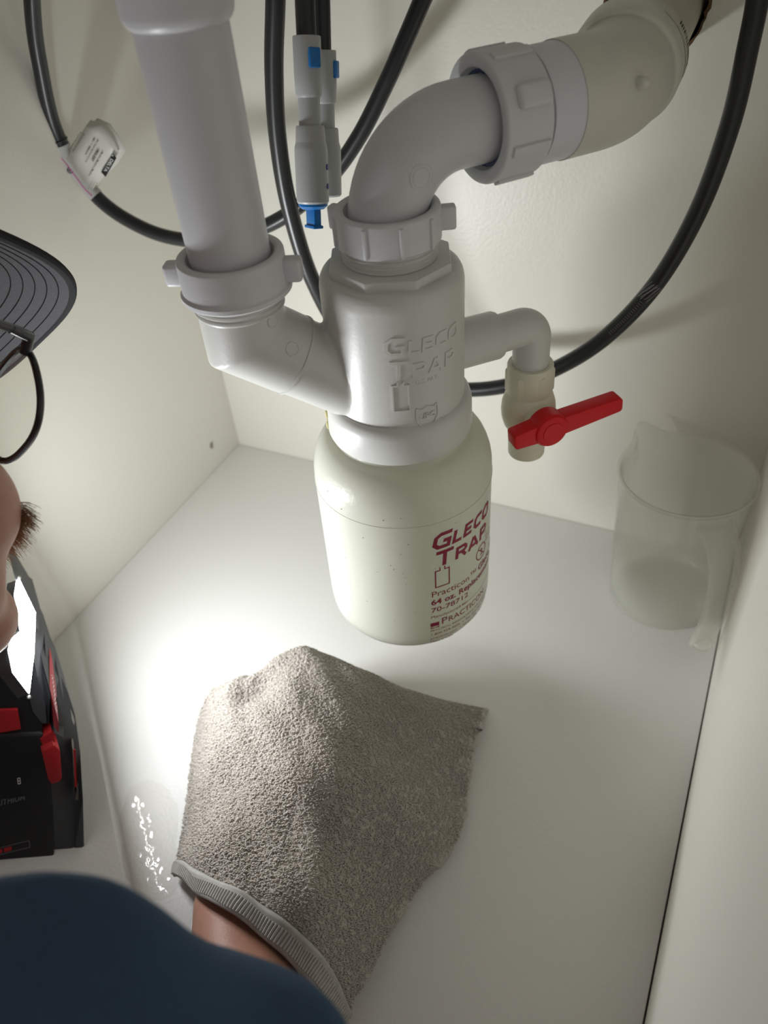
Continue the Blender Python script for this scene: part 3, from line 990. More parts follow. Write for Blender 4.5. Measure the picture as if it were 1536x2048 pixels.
def rise(p, v, ks): return [p + Vector(v) * k for k in ks]
UPK = (0.22, 0.45, 0.7, 1.0); DNK = (1.0, 0.7, 0.45, 0.22)
hA = rise(at_y(66, -120, 0.420), (0.006, -0.01, 0.185), DNK) + [at_y(66, -120, 0.420), at_y(64, 0, 0.424), at_y(78, 120, 0.430), at_y(115, 270, 0.436), at_y(192, 392, 0.440), at_y(290, 458, 0.443), at_y(385, 481, 0.445),
      at_y(480, 470, 0.446), at_y(570, 432, 0.448), at_y(655, 360, 0.450), at_y(720, 270, 0.453), at_y(775, 160, 0.456), at_y(815, 70, 0.458), at_y(845, 0, 0.46), at_y(893, -110, 0.462), at_y(945, -230, 0.464)] + rise(at_y(945, -230, 0.464), (0.03, -0.005, 0.15), UPK)
hoA, PA = hose('supply_hose', 'black hose looping behind the straight pipe with a paper tag on it', hA, 0.0050)
hB = rise(at_y(552, -120, 0.415), (0.004, -0.01, 0.18), DNK) + [at_y(552, -120, 0.415), at_y(551, 0, 0.418), at_y(548, 140, 0.422), at_y(556, 280, 0.426), at_y(580, 420, 0.431), at_y(625, 560, 0.438), at_y(690, 670, 0.449), at_y(800, 755, 0.468),
      at_y(910, 778, 0.470), at_y(1010, 772, 0.472), at_y(1110, 738, 0.474), at_y(1210, 675, 0.476), at_y(1310, 570, 0.478), at_y(1395, 425, 0.48), at_y(1460, 250, 0.482), at_y(1497, 90, 0.484), at_y(1515, 0, 0.484), at_y(1532, -120, 0.484)] + rise(at_y(1532, -120, 0.484), (0.002, -0.01, 0.19), UPK)
hoB, PB = hose('supply_hose', 'long black hose passing behind the trap and sweeping up at far right', hB, 0.0054)
# faint grey print and scratch on the right sweep
t = MB()
base_i = min(range(len(PB)), key=lambda i: (PB[i] - at_y(1262, 622, 0.477)).length)
for k in range(9):
    i = base_i - 6 + k
    dd = (PB[i + 1] - PB[i - 1]).normalized()
    tocam = (CAM - PB[i]); tocam = (tocam - dd * tocam.dot(dd)).normalized()
    sd = dd.cross(tocam)
    for j in range(2):
        c0 = PB[i] + (PB[i + 1] - PB[i]) * (j * 0.5 + 0.1) + tocam * 0.00538
        w = sd * 0.0011; l_ = (PB[i + 1] - PB[i]) * 0.16
        t.add([c0 - w, c0 + w, c0 + w + l_, c0 - w + l_], [(0, 1, 2, 3)])
t.build('hose_print', 'greyink', hoB, smooth=False)
t = MB()
for k in range(7):
    i = base_i + 5
    dd = (PB[i + 1] - PB[i - 1]).normalized()
    tocam = (CAM - PB[i]); tocam = (tocam - dd * tocam.dot(dd)).normalized(); sd = dd.cross(tocam)
    a_ = random.uniform(-0.9, 0.9)
    pts = [PB[i] + dd * (x + random.uniform(-.001, .001)) + (tocam * math.cos(a_ + x * 60) + sd * math.sin(a_ + x * 60)) * 0.0054 for x in (-.006, -.003, 0, .003, .006)]
    t.tube(pts, 0.00013, 4)
t.build('scratches', plastic('chalky_scratch', (0.45, 0.45, 0.44), 0.8), hoB)


def connector(name, label, top, bot, plug, clip_az=-30):
    """hose end coupling: claw sleeve with blue clip, neck, stepped barrel, blue plug"""
    top, bot = Vector(top), Vector(bot)
    ax = (bot - top); L_ = ax.length; ax.normalize()
    T = thing(name, label, 'connector', bot, 'grey hose connectors')
    tc_ = CAM - top; tc_ = (tc_ - ax * tc_.dot(ax)).normalized()
    F = place(top, ax, tc_)
    k = L_ / 0.0805
    S = lambda pr: [(r_, z_ * k) for r_, z_ in pr]
    MB().lathe(S([(0.0054, 0), (0.0068, 0), (0.0070, 0.0006), (0.0070, 0.0165), (0.0066, 0.0250), (0.0058, 0.0262), (0.0050, 0.0262)]), 40, F, closed=True).build('claw_sleeve', 'fitting', T, angle=38)
    MB().lathe(S([(0, 0.0240), (0.0056, 0.0240), (0.0056, 0.0395), (0.0048, 0.040), (0, 0.040)]), 40, F).build('neck', 'fitting', T)
    MB().lathe(S([(0, 0.0385), (0.0070, 0.0385), (0.0074, 0.0395), (0.0077, 0.0455), (0.0078, 0.0462), (0.0084, 0.0482), (0.0086, 0.0500), (0.0086, 0.0738), (0.0080, 0.0748), (0, 0.0748)]), 48, F).build('barrel', 'fitting', T, angle=30)
    cm = F @ Matrix.Rotation(math.radians(clip_az), 4, 'Z') @ Matrix.Translation((0.0059, 0, 0.0093 * k))
    MB().box((0.0044, 0.0062, 0.0086 * k), cm, 0.0007, 2).build('clip', 'blue', T)
    if plug:
        pl = MB()
        pl.lathe(S([(0, 0.0742), (0.0078, 0.0742), (0.0078, 0.0760), (0.0060, 0.0775), (0, 0.0775)]), 40, F)
        pl.box((0.0042, 0.0098, 0.0104), F @ Matrix.Rotation(math.radians(62), 4, 'Z') @ Matrix.Translation((0, 0, 0.0815 * k)), 0.0006, 2)
        pl.box((0.0060, 0.0108, 0.0016), F @ Matrix.Rotation(math.radians(62), 4, 'Z') @ Matrix.Translation((0, 0, 0.0862 * k)), 0.0005, 2)
        pl.build('plug', 'blue', T, angle=30)
    return T, F, k


cT1 = at_depth(613, 72, 0.392); cB1 = at_depth(627, 430, 0.428)
con1, CF1, ck = connector('hose_connector', 'nearer grey hose connector with a bright blue plug at its lower end', cT1, cB1, True)
for z_ in (0.0575, 0.0665):
    MB().lathe([(0, 0.0), (0.0016, 0.0), (0.0013, 0.0004), (0, 0.0004)], 16, CF1 @ Matrix.Rotation(math.radians(-70), 4, 'Z') @ Matrix.Translation((0.00855, 0, z_ * ck)) @ Matrix.Rotation(PI / 2, 4, 'Y')).build('dot', 'darkblue', con1)
cT2 = at_depth(645, 100, 0.412); cB2 = at_depth(653, 412, 0.448)
con2, CF2, ck2 = connector('hose_connector', 'grey hose connector half hidden behind the one with the blue plug', cT2, cB2, False, -75)
axu = (cT1 - cB1).normalized()
hose('supply_hose', 'thick black hose end entering the nearer grey connector from above', [cT1 - axu * 0.004, cT1 + axu * 0.02, cT1 + axu * 0.05 + Vector((0.001, 0, 0)), cT1 + axu * 0.09 + Vector((0.002, 0.002, 0)), cT1 + axu * 0.21 + Vector((0.006, 0.002, 0))], 0.0050)
axu2 = (cT2 - cB2).normalized()
hose('supply_hose', 'thin black hose end entering the half hidden grey connector from above', [cT2 - axu2 * 0.004, cT2 + axu2 * 0.02, cT2 + axu2 * 0.05, cT2 + axu2 * 0.09, cT2 + axu2 * 0.21 + Vector((0.004, 0, 0))], 0.0046)

# ------------------------------------------------------------------ paper tag folded round the left hose
YT = 0.4355
tg = thing('paper_tag', 'small white DELTA model tag wrapped round the left hose', 'tag', at_y(165, 330, YT))
def tagpt(px, py, lift=0.0):
    return at_y(px, py, YT - 0.0056 - lift)
ti = min(range(len(PA)), key=lambda i: (PA[i] - at_y(118, 285, 0.437)).length)
tj = min(range(len(PA)), key=lambda i: (PA[i] - at_y(194, 388, 0.44)).length)
t = MB(); t.tube(PA[ti:tj + 1], 0.0056, 20, caps=False)
t.build('sleeve', 'tag', tg)
# front leaf
grid = [[(133, 318), (152, 284), (170, 255), (181, 239)], [(148, 338), (172, 303), (193, 268), (206, 250)], [(166, 360), (190, 326), (212, 296), (228, 281)], [(181, 384), (203, 355), (224, 331), (238, 305)]]
def leaf(off, name, dxy=(0, 0)):
    t = MB(); v = []
    for r_, row in enumerate(grid):
        for c_, (x, y) in enumerate(row):
            v.append(tagpt(x + dxy[0] * c_ / 3, y + dxy[1] * c_ / 3, off + 0.0012 * math.sin(c_ * 1.1) + 0.0006 * math.sin(r_ * 1.5)))
    f = [(r_ * 4 + c_, r_ * 4 + c_ + 1, r_ * 4 + c_ + 5, r_ * 4 + c_ + 4) for r_ in range(3) for c_ in range(3)]
    t.add(v, f)
    o = t.build(name, 'tag', tg, angle=80)
    s = o.modifiers.new('thickness', 'SOLIDIFY'); s.thickness = 0.00025; s.offset = 0
    return o
leaf(0.0, 'front_leaf')
leaf(-0.0032, 'back_leaf', (14, -3))
def tag_text(mb, txt, size, px, py, bold=0.0, xs=1.0, ang=None):
    """flat print on the leaf; read from upper right to lower left"""
    r2 = Vector((-0.46, 0.89)); r2.normalize()
    if ang is not None: r2 = Vector((math.cos(ang), math.sin(ang)))
    u2_ = Vector((r2.y, -r2.x))
    v, f = text_geo(txt, size, bold=bold, xscale=xs)
    out = []
    for p in v:
        out.append(tagpt(px + r2.x * p.x + u2_.x * p.y, py + r2.y * p.x + u2_.y * p.y, 0.0025))
    mb.add(out, f)
t = MB()
bx = [(231, 306), (222, 300), (200, 346), (208, 355)]
bx = [(226.5, 306.5), (233, 316), (211, 354), (202, 344)]
t.add([tagpt(x, y, 0.0022) for x, y in bx], [(0, 1, 2, 3)])
band = t.build('logo_band', 'ink', tg, smooth=False)
t = MB(); tag_text(t, 'DELTA', 9.5, 221.6, 316.5, 0.02, 1.0, math.radians(120))
t.add([tagpt(x, y, 0.0026) for x, y in ((223.2, 311.0), (226.3, 313.0), (226.5, 309.2))], [(0, 1, 2)]); t.build('logo_letters', 'inkwhite', band, smooth=False)
t = MB()
A_ = math.radians(119)
tag_text(t, 'Model / Modelo / Mod\u00e8le', 5.6, 203.5, 303, 0.004, 0.95, A_)
tag_text(t, '1903-DST', 7.6, 195.0, 296.5, 0.03, 0.9, A_)
tag_text(t, 'Max 1.8 gpm @ 60 psi 6.8 L/min', 4.6, 195.0, 279, 0.006, 0.85, A_)
tag_text(t, 'MFG   T   4020418 24', 4.8, 187.5, 276, 0.02, 0.85, A_)
tag_text(t, 'Do not remove this label', 4.6, 167, 267, 0.012, 0.9, math.radians(122))
tag_text(t, 'No quitar esta etiqueta', 4.6, 161, 263, 0.012, 0.9, math.radians(122))
for k in range(4):
    tag_text(t, 'Faucet Company', 3.6, 184 + k * 5, 362 + k * 1.5, 0.0, 0.75, math.radians(118))
t.build('printed_text', 'ink', tg, smooth=False)
def on_hose(px, py, lift):
    i = min(range(ti, tj + 1), key=lambda k: (PA[k] - at_y(px, py, PA[k].y)).length)
    dd = (PA[i + 1] - PA[i - 1]).normalized()
    q = at_y(px, py, PA[i].y)
    o_ = q - PA[i]; o_ -= dd * o_.dot(dd)
    tocam = (CAM - PA[i]); tocam = (tocam - dd * tocam.dot(dd)).normalized(); sd = dd.cross(tocam)
    s = max(-0.95, min(0.95, o_.dot(sd) / 0.0056))
    return PA[i] + dd * (q - PA[i]).dot(dd) + sd * (s * (0.0056 + lift)) + tocam * (math.sqrt(1 - s * s) * (0.0056 + lift))
t = MB()
pl = [on_hose(x, y, 0.0001) for x, y in ((121, 312), (131, 324), (142, 340), (155, 358), (168, 376), (186, 394))]
t.tube(spline(pl, 4), 0.00035, 5)
t.build('pink_line', 'pink', tg)
t = MB()
cc = on_hose(140, 338, 0.0003)
nrm = (CAM - cc).normalized()
F = place(cc, nrm, (0, 0, 1))
for k in range(24):
    a, a2 = 2 * PI * k / 24, 2 * PI * (k + 1) / 24
    t.add([F @ Vector((r_ * math.cos(q) * 0.9, r_ * math.sin(q), 0)) for q in (a, a2) for r_ in (0.0017, 0.0024)], [(0, 2, 3, 1)])
v, f = text_geo('SA', 0.0030, bold=0.02, align='CENTER')
t.add([F @ Vector((-p.y + 0.001, p.x, 0.0001)) for p in v], f)
t.build('round_emblem', 'ink', tg, smooth=False)
t = MB()
i = ti - 1
dd = (PA[i + 1] - PA[i - 1]).normalized()
t.lathe([(0.0049, -0.0005), (0.0056, -0.0005), (0.0058, 0.0), (0.0056, 0.0005), (0.0049, 0.0005)], 24, place(PA[i], dd), closed=True)
t.build('end_lip', 'hose', tg)

# ------------------------------------------------------------------ measuring pitcher
PC = Vector((-0.0148, 0.4835, 0.0))
pit = thing('measuring_pitcher', 'empty frosted plastic pitcher with spout and handle in the back right corner', 'pitcher', PC)
spa = math.atan2(0.521 - PC.y, -0.0515 - PC.x)
def pit_r(z_):
    return 0.0412 + 0.0058 * (z_ / 0.124)
def pit_pt(a, z_, r_):
    """body point with the pouring lip pulled out near the rim"""
    da = (a - spa + PI) % (2 * PI) - PI
    w = math.exp(-(da / 0.20) ** 2)
    k_ = max(0.0, (z_ - 0.088) / 0.036)
    r2 = r_ + 0.0120 * w * k_ ** 1.6
    return (PC.x + r2 * math.cos(a), PC.y + r2 * math.sin(a), z_ + 0.0045 * w * max(0, (z_ - 0.11) / 0.014))
mbp = MB()
seg = 128
levels = [0.0045, 0.0, 0.0005, 0.003, 0.008]
prof = [(0.0, 0.0022), (0.036, 0.0022), (0.0385, 0.0008), (0.0400, 0.0008), (0.0408, 0.0028), (0.0412, 0.0065)]
prof += [(pit_r(0.0065 + 0.1175 * k / 18), 0.0065 + 0.1175 * k / 18) for k in range(1, 19)]
prof += [(pit_r(0.124) + 0.0014, 0.1245), (pit_r(0.124) + 0.0018, 0.1258), (pit_r(0.124) + 0.0010, 0.1268), (pit_r(0.124) - 0.0006, 0.1262)]
prof += [(pit_r(0.124 - 0.1175 * k / 18) - 0.0011, 0.1235 - 0.1165 * k / 18) for k in range(0, 19)]
prof += [(0.0375, 0.0040), (0.0, 0.0040)]
vs, fs, rings = [], [], []
for r_, z_ in prof:
    if r_ == 0:
        rings.append([len(vs)]); vs.append((PC.x, PC.y, z_))
    else:
        rings.append(list(range(len(vs), len(vs) + seg)))
        vs += [pit_pt(2 * PI * k / seg, z_, r_) for k in range(seg)]
for a, b_ in zip(rings[:-1], rings[1:]):
    for k in range(seg):
        k2 = (k + 1) % seg
        if len(a) == 1: fs.append((a[0], b_[k2], b_[k]))
        elif len(b_) == 1: fs.append((a[k], a[k2], b_[0]))
        else: fs.append((a[k], a[k2], b_[k2], b_[k]))
mbp.add(vs, fs)
mbp.build('body', 'pitcher', pit, angle=60)
ha = math.radians(-57)
hdv = Vector((math.cos(ha), math.sin(ha), 0)); hsd = Vector((-math.sin(ha), math.cos(ha), 0))
hp_ = [(0.0440, 0.1165), (0.0520, 0.1150), (0.0620, 0.1085), (0.0680, 0.098), (0.0715, 0.084), (0.0722, 0.066), (0.0708, 0.046), (0.0685, 0.028), (0.0680, 0.019)]
P_ = spline([PC + hdv * r_ + Vector((0, 0, z_)) for r_, z_ in hp_], 5)
mbp = MB(); vs, fs = [], []
for i, p in enumerate(P_):
    tn = (P_[min(i + 1, len(P_) - 1)] - P_[max(i - 1, 0)]).normalized()
    nn = tn.cross(hsd).normalized()
    s = i / (len(P_) - 1)
    w = 0.0125 - 0.0040 * min(1, s * 1.5) + 0.0012 * max(0, s - 0.85) / 0.15
    # shallow U section
    for (a, b_) in ((-1, 0.0028), (-1, -0.0012), (-0.72, -0.0022), (0.72, -0.0022), (1, -0.0012), (1, 0.0028), (0.80, 0.0028), (0.72, -0.0004), (-0.72, -0.0004), (-0.80, 0.0028)):
        vs.append(p + hsd * (a * w) + nn * b_)
nS = 10
for i in range(len(P_) - 1):
    for k in range(nS):
        k2 = (k + 1) % nS
        fs.append((i * nS + k, i * nS + k2, (i + 1) * nS + k2, (i + 1) * nS + k))
fs.append(tuple(range(nS))); fs.append(tuple(reversed(range((len(P_) - 1) * nS, len(P_) * nS))))
mbp.add(vs, fs)
mbp.ball(P_[-1] + Vector((0, 0, -0.001)), (0.0072, 0.0072, 0.0040), seg=16, rings=8)
mbp.build('handle', 'pitcher', pit, angle=40)

# ------------------------------------------------------------------ work light on its battery
LED_N = Vector((0.652, 0.754, 0.045)).normalized()      # way the LED panel faces
LED_C = Vector((-0.358, 0.1825, 0.137))
def ld(py): return 0.523 - (1700 - py) / 430.0 * 0.036
def led_depth(px, py): return LED_N.dot(LED_C - CAM) / LED_N.dot(ray(px, py))
def lp(pts, back=0.0):
    """housing outline, kept behind the plane of the LED panel"""
    out = []
    for x, y in pts:
        d_ = ld(y)
        if LED_N.dot(ray(x, y)) < -0.02: d_ = max(d_, min(led_depth(x, y) + 0.003, 0.575))
        out.append(at_depth(x, y, d_ + back))
    return out
EX = Vector((-0.80, 0.60, 0.0)).normalized()
lamp = thing('work_light', 'black and red cordless work light glowing white at the left edge', 'work light', at_depth(100, 1725, ld(1725)))
MB().prism(lp([(-80, 1470), (88, 1468), (100, 1540), (108, 1640), (110, 1726), (60, 1738), (-80, 1752)], 0.002), EX * 0.055, 0.002, 2).build('battery', 'black', lamp)
MB().prism(lp([(120, 1348), (136, 1385), (150, 1430), (160, 1500), (166, 1600), (168, 1692), (148, 1706), (104, 1722), (98, 1600), (100, 1480), (108, 1390)], 0.006), EX * 0.045).build('battery_side', 'dark', lamp)
sd_ = MB().prism(lp([(143, 1425), (149, 1440), (156, 1560), (157, 1600), (150, 1600), (146, 1500)], 0.0042), EX * 0.004).build('side_label', plastic('worn_label', (0.13, 0.13, 0.11), 0.5), lamp)
MB().prism(lp([(147, 1500), (151, 1500), (154, 1575), (150, 1575)], 0.0036), EX * 0.001).build('label_mark', 'toolred', sd_)
MB().prism(lp([(102, 1296), (110, 1312), (122, 1350), (127, 1400), (128, 1475), (108, 1465), (100, 1380)], 0.0045), EX * 0.045).build('shell', 'dark', lamp)
st_ = MB().prism(lp([(102, 1306), (105, 1322), (112, 1375), (117, 1445), (118, 1468), (108, 1452), (103, 1390)], 0.0025), EX * 0.006).build('red_stripe', 'toolred', lamp)
t = MB()
wv = lp([(104 + (k * 0.5) + (1.6 if k % 2 else -0.6), 1350 + k * 4.2) for k in range(19)], 0.0020)
t.tube(wv, 0.00022, 5); t.build('stripe_script', 'inkwhite', st_)
MB().prism(lp([(80, 1478), (104, 1464), (112, 1488), (90, 1500)], 0.0015), EX * 0.012).build('latch_hinge', 'toolred', lamp)
MB().prism(lp([(83, 1503), (108, 1490), (120, 1500), (124, 1556), (122, 1562), (104, 1570), (97, 1562)], -0.002), EX * 0.016, 0.0008, 2).build('latch', 'toolred', lamp)
# lamp head: housing, hinge, front plate, frame, LED faces on their backing
MB().prism(lp([(78, 1258), (88, 1266), (97, 1280), (102, 1300), (103, 1330), (100, 1400), (98, 1448), (88, 1446), (70, 1412), (62, 1300)], 0.006), EX * 0.045).build('head_housing', 'dark', lamp)
MB().prism(lp([(70, 1330), (76, 1360), (90, 1405), (93, 1446), (86, 1448), (66, 1425), (58, 1395), (64, 1372)], 0.003), EX * 0.02).build('hinge_cover', 'dark', lamp)
MB().prism(lp([(-80, 1290), (14, 1300), (22, 1345), (58, 1398), (64, 1424), (84, 1446), (86, 1470), (-80, 1484)], 0.004), EX * 0.05).build('front_plate', 'black', lamp)
MB().prism(lp([(-80, 1424), (36, 1421), (42, 1458), (-80, 1480)], 0.002), EX * 0.004).build('red_panel', 'toolred', lamp)
MB().prism(lp([(30, 1137), (39, 1137), (40, 1151), (73, 1206), (79, 1210), (82, 1232), (78, 1238), (78, 1262), (66, 1250), (66, 1226), (34, 1163), (31, 1162)], 0.002), EX * 0.03).build('frame', 'dark', lamp)
def led_pt(x, y, off=0.0): return at_depth(x, y, led_depth(x, y)) + LED_N * off
UP = [(33, 1160), (38, 1162), (69, 1226), (68.5, 1250), (39, 1261), (28, 1190)]
LO = [(39, 1263), (68.5, 1252), (66, 1310), (57, 1388), (24, 1345), (15, 1300), (20, 1278)]
for poly in (UP, LO):
    t = MB(); t.add([led_pt(x, y, 0.0006) for x, y in poly], [tuple(range(len(poly)))])
    t.build('led_face', 'led', lamp, smooth=False)
    MB().prism([led_pt(x, y) for x, y in poly], LED_N * -0.006).build('led_backing', 'dark', lamp)
for (x, y) in ((38, 1156), (58, 1394)):
    p_ = lp([(x, y)], -0.001)[0]
    MB().lathe([(0, 0), (0.0014, 0), (0.0012, 0.0008), (0, 0.001)], 16, place(p_, CAM - p_)).build('screw', plastic('bright_screw_%d' % x, (0.55, 0.55, 0.52), 0.3, metal=0.8), lamp)
# lettering on the battery
t = MB()
ori = at_depth(-6, 1613, ld(1613) - 0.0002)
xv = (at_depth(58, 1597, ld(1613) - 0.0002) - ori); ppx = xv.length / 66.0; xv.normalize()
nv = (CAM - ori); nv = (nv - xv * nv.dot(xv)).normalized(); yv = nv.cross(xv)
v, f = text_geo('LITHIUM', 15.5 * ppx, shear=0.25, xscale=0.98, bold=0.01)
t.add([ori + xv * p.x + yv * p.y for p in v], f)
t.build('lettering', 'greyink', lamp, smooth=False)
t = MB()
oc = at_depth(38, 1562, ld(1562) - 0.0002)
for (a, b_, c_, d_) in ((-3, -6, 3, -4.6), (-3, 4.6, 3, 6), (-3, -6, -1.8, 6), (1.8, -6, 3, 6), (-3, -0.7, 3, 0.7)):
    t.add([oc + xv * (x_ * ppx) + yv * (y_ * ppx) for x_, y_ in ((a, b_), (c_, b_), (c_, d_), (a, d_))], [(0, 1, 2, 3)])
t.build('battery_icon', 'inkwhite', lamp, smooth=False)
t = MB()
oc = at_depth(10, 1700, ld(1700) - 0.0002)
for (a, b_, c_, d_) in ((-20, -7, 52, -5.8), (-20, 5.8, 52, 7), (50.8, -7, 52, 7)):
    t.add([oc + xv * (x_ * ppx) + yv * (y_ * ppx) for x_, y_ in ((a, b_), (c_, b_), (c_, d_), (a, d_))], [(0, 1, 2, 3)])
t.build('battery_badge', 'greyink', lamp, smooth=False)
t = MB()
for (a, b_, c_, d_) in ((-14, -4, -6, 4), (-2, -4, 14, 4)):
    t.add([oc + xv * (x_ * ppx) + yv * (y_ * ppx) for x_, y_ in ((a, b_), (c_, b_), (c_, d_), (a, d_))], [(0, 1, 2, 3)])
t.build('badge_mark', 'toolred', lamp, smooth=False)
# ------------------------------------------------------------------ puddle
pud = MB()
outline = [(262, 1572), (300, 1560), (338, 1580), (358, 1625), (352, 1690), (362, 1740), (350, 1785), (318, 1800), (285, 1790), (255, 1760), (243, 1720), (246, 1680), (240, 1640), (250, 1600)]
pts = spline([at_z(x, y, 0.0) for x, y in outline] + [at_z(*outline[0], 0.0)], 6)[:-1]
cen = sum(pts, Vector()) / len(pts)
vs = [p + Vector((random.uniform(-.0006, .0006), random.uniform(-.0006, .0006), 0.0001)) for p in pts]
n = len(vs)
for s, zz in ((0.965, 0.0003), (0.75, 0.0004), (0.4, 0.00045)):
    vs += [cen.lerp(p, s) + Vector((0, 0, zz)) for p in pts]
vs.append(cen + Vector((0, 0, 0.00045)))
fs = []
for r_ in range(3):
    fs += [(r_ * n + i, r_ * n + (i + 1) % n, (r_ + 1) * n + (i + 1) % n, (r_ + 1) * n + i) for i in range(n)]
fs += [(3 * n + i, 3 * n + (i + 1) % n, 4 * n) for i in range(n)]
pud.add(vs, fs)
pd = pud.build('water_puddle', 'water', None, origin=cen, angle=80)
tag(pd, 'shallow water puddle on the floor mirroring the work light', 'puddle')

# ------------------------------------------------------------------ rag
# control net: columns run along the hem, rows run from the hem to the far edge (pixel, pixel, height)
NET = [
 [(352, 1748, .006), (366, 1752, .040), (405, 1785, .068), (480, 1830, .080), (565, 1895, .080), (632, 1975, .058), (672, 2062, .018)],
 [(362, 1690, .004), (384, 1690, .042), (435, 1705, .070), (525, 1745, .084), (620, 1800, .082), (692, 1880, .052), (735, 1960, .012)],
 [(374, 1610, .003), (402, 1600, .036), (462, 1600, .060), (560, 1630, .080), (665, 1680, .076), (760, 1755, .042), (820, 1802, .006)],
 [(386, 1510, .004), (418, 1500, .040), (480, 1500, .064), (575, 1520, .086), (690, 1560, .080), (810, 1625, .048), (914, 1686, .005)],
 [(400, 1430, .010), (436, 1415, .046), (490, 1425, .060), (575, 1430, .084), (690, 1455, .080), (810, 1495, .050), (938, 1580, .006)],
 [(424, 1388, .030), (466, 1372, .053), (514, 1398, .049), (590, 1350, .078), (690, 1385, .074), (800, 1420, .050), (948, 1500, .008)],
 [(470, 1362, .044), (505, 1350, .054), (545, 1330, .058), (608, 1296, .070), (690, 1330, .066), (795, 1378, .048), (962, 1455, .010)],
]
net = [[at_z(*p) for p in row] for row in NET]
# the far side falls behind the ridge to the floor
for k, (dy, zf) in enumerate(((0.012, 0.55), (0.016, 0.03))):
    net.append([Vector((p.x - 0.002, p.y + dy * (1.0 if k else 1.0) + (0.006 if k else 0), max(0.001, q.z * zf))) for p, q in zip(net[-1] if k == 0 else net[6], net[6])])
net[8] = [Vector((p.x - 0.003, p.y + 0.022, 0.0015)) for p in net[6]]
net[7] = [Vector((p.x - 0.002, p.y + 0.014, p.z * 0.6)) for p in net[6]]


def cr(a, b, c_, d_, t):
    return 0.5 * ((2 * b) + (c_ - a) * t + (2 * a - 5 * b + 4 * c_ - d_) * t * t + (3 * b - a - 3 * c_ + d_) * t ** 3)


NV, NU = len(net), len(net[0])
G = np.array([[tuple(p) for p in row] for row in net])
def ext(Gm, ax):
    a = np.take(Gm, [0], ax) * 2 - np.take(Gm, [1], ax); b = np.take(Gm, [-1], ax) * 2 - np.take(Gm, [-2], ax)
    return np.concatenate([a, Gm, b], ax)
Ge = ext(ext(G, 0), 1)
def surf(u_, v_):
    """u 0..NU-1, v 0..NV-1 (arrays) -> points"""
    iu = np.clip(np.floor(u_).astype(int), 0, NU - 2); iv = np.clip(np.floor(v_).astype(int), 0, NV - 2)
    fu = (u_ - iu)[:, None]; fv = (v_ - iv)[:, None]
    rows = []
    for k in range(4):
        q = [Ge[iv + k, iu + j] for j in range(4)]
        rows.append(cr(q[0], q[1], q[2], q[3], fu))
    P = cr(rows[0], rows[1], rows[2], rows[3], fv)
    # soft creases and limp waviness
    uu, vv = u_ / (NU - 1), v_ / (NV - 1)
    w = 0.0016 * np.sin(17 * uu + 5 * vv + 2 * np.sin(6 * vv)) + 0.0013 * np.sin(23 * vv - 9 * uu + 1.5 * np.sin(8 * uu)) + 0.0007 * np.sin(41 * uu + 33 * vv)
    edge = np.clip(P[:, 2] / 0.02, 0, 1)
    P = P.copy(); P[:, 2] += w * edge
    # dimple between two knuckles, ragged right edge
    P[:, 2] = np.maximum(P[:, 2], 0.0006)
    return P


nu, nv = 150, 180
U, V = np.meshgrid(np.linspace(0, NU - 1, nu), np.linspace(0, NV - 1, nv))
jit = 0.0012 * np.sin(np.linspace(0, 60, nv)) + rng.normal(0, 0.0004, nv)
P = surf(U.ravel(), V.ravel()).reshape(nv, nu, 3)
for k in range(6):                       # ragged right edge
    P[:, nu - 1 - k, 0] += jit * (1 - k / 6)
    P[:, nu - 1 - k, 1] += np.roll(jit, 7) * (1 - k / 6)
ragroot = thing('terry_rag', 'grey white terry rag draped over the hand on the floor', 'rag', (-0.20, 0.20, 0.0))
mb = MB()
mb.add([tuple(p) for p in P.reshape(-1, 3)], [(i * nu + j, i * nu + j + 1, (i + 1) * nu + j + 1, (i + 1) * nu + j) for i in range(nv - 1) for j in range(nu - 1)])
cl = mb.build('cloth', 'towel', ragroot, angle=180)
sm = cl.modifiers.new('thickness', 'SOLIDIFY'); sm.thickness = 0.0014; sm.offset = -1
# orientation of the cloth for lifting things off it
def surf_n(u_, v_):
    e = 0.02
    a = surf(np.clip(u_ + e, 0, NU - 1), v_) - surf(np.clip(u_ - e, 0, NU - 1), v_)
    b_ = surf(u_, np.clip(v_ + e, 0, NV - 1)) - surf(u_, np.clip(v_ - e, 0, NV - 1))
    nn = np.cross(a, b_)
    nn /= np.linalg.norm(nn, axis=1)[:, None] + 1e-12
    s = np.sign(nn @ np.array([0.2, -0.3, 1.0]))
    return nn * s[:, None], a / (np.linalg.norm(a, axis=1)[:, None] + 1e-12)


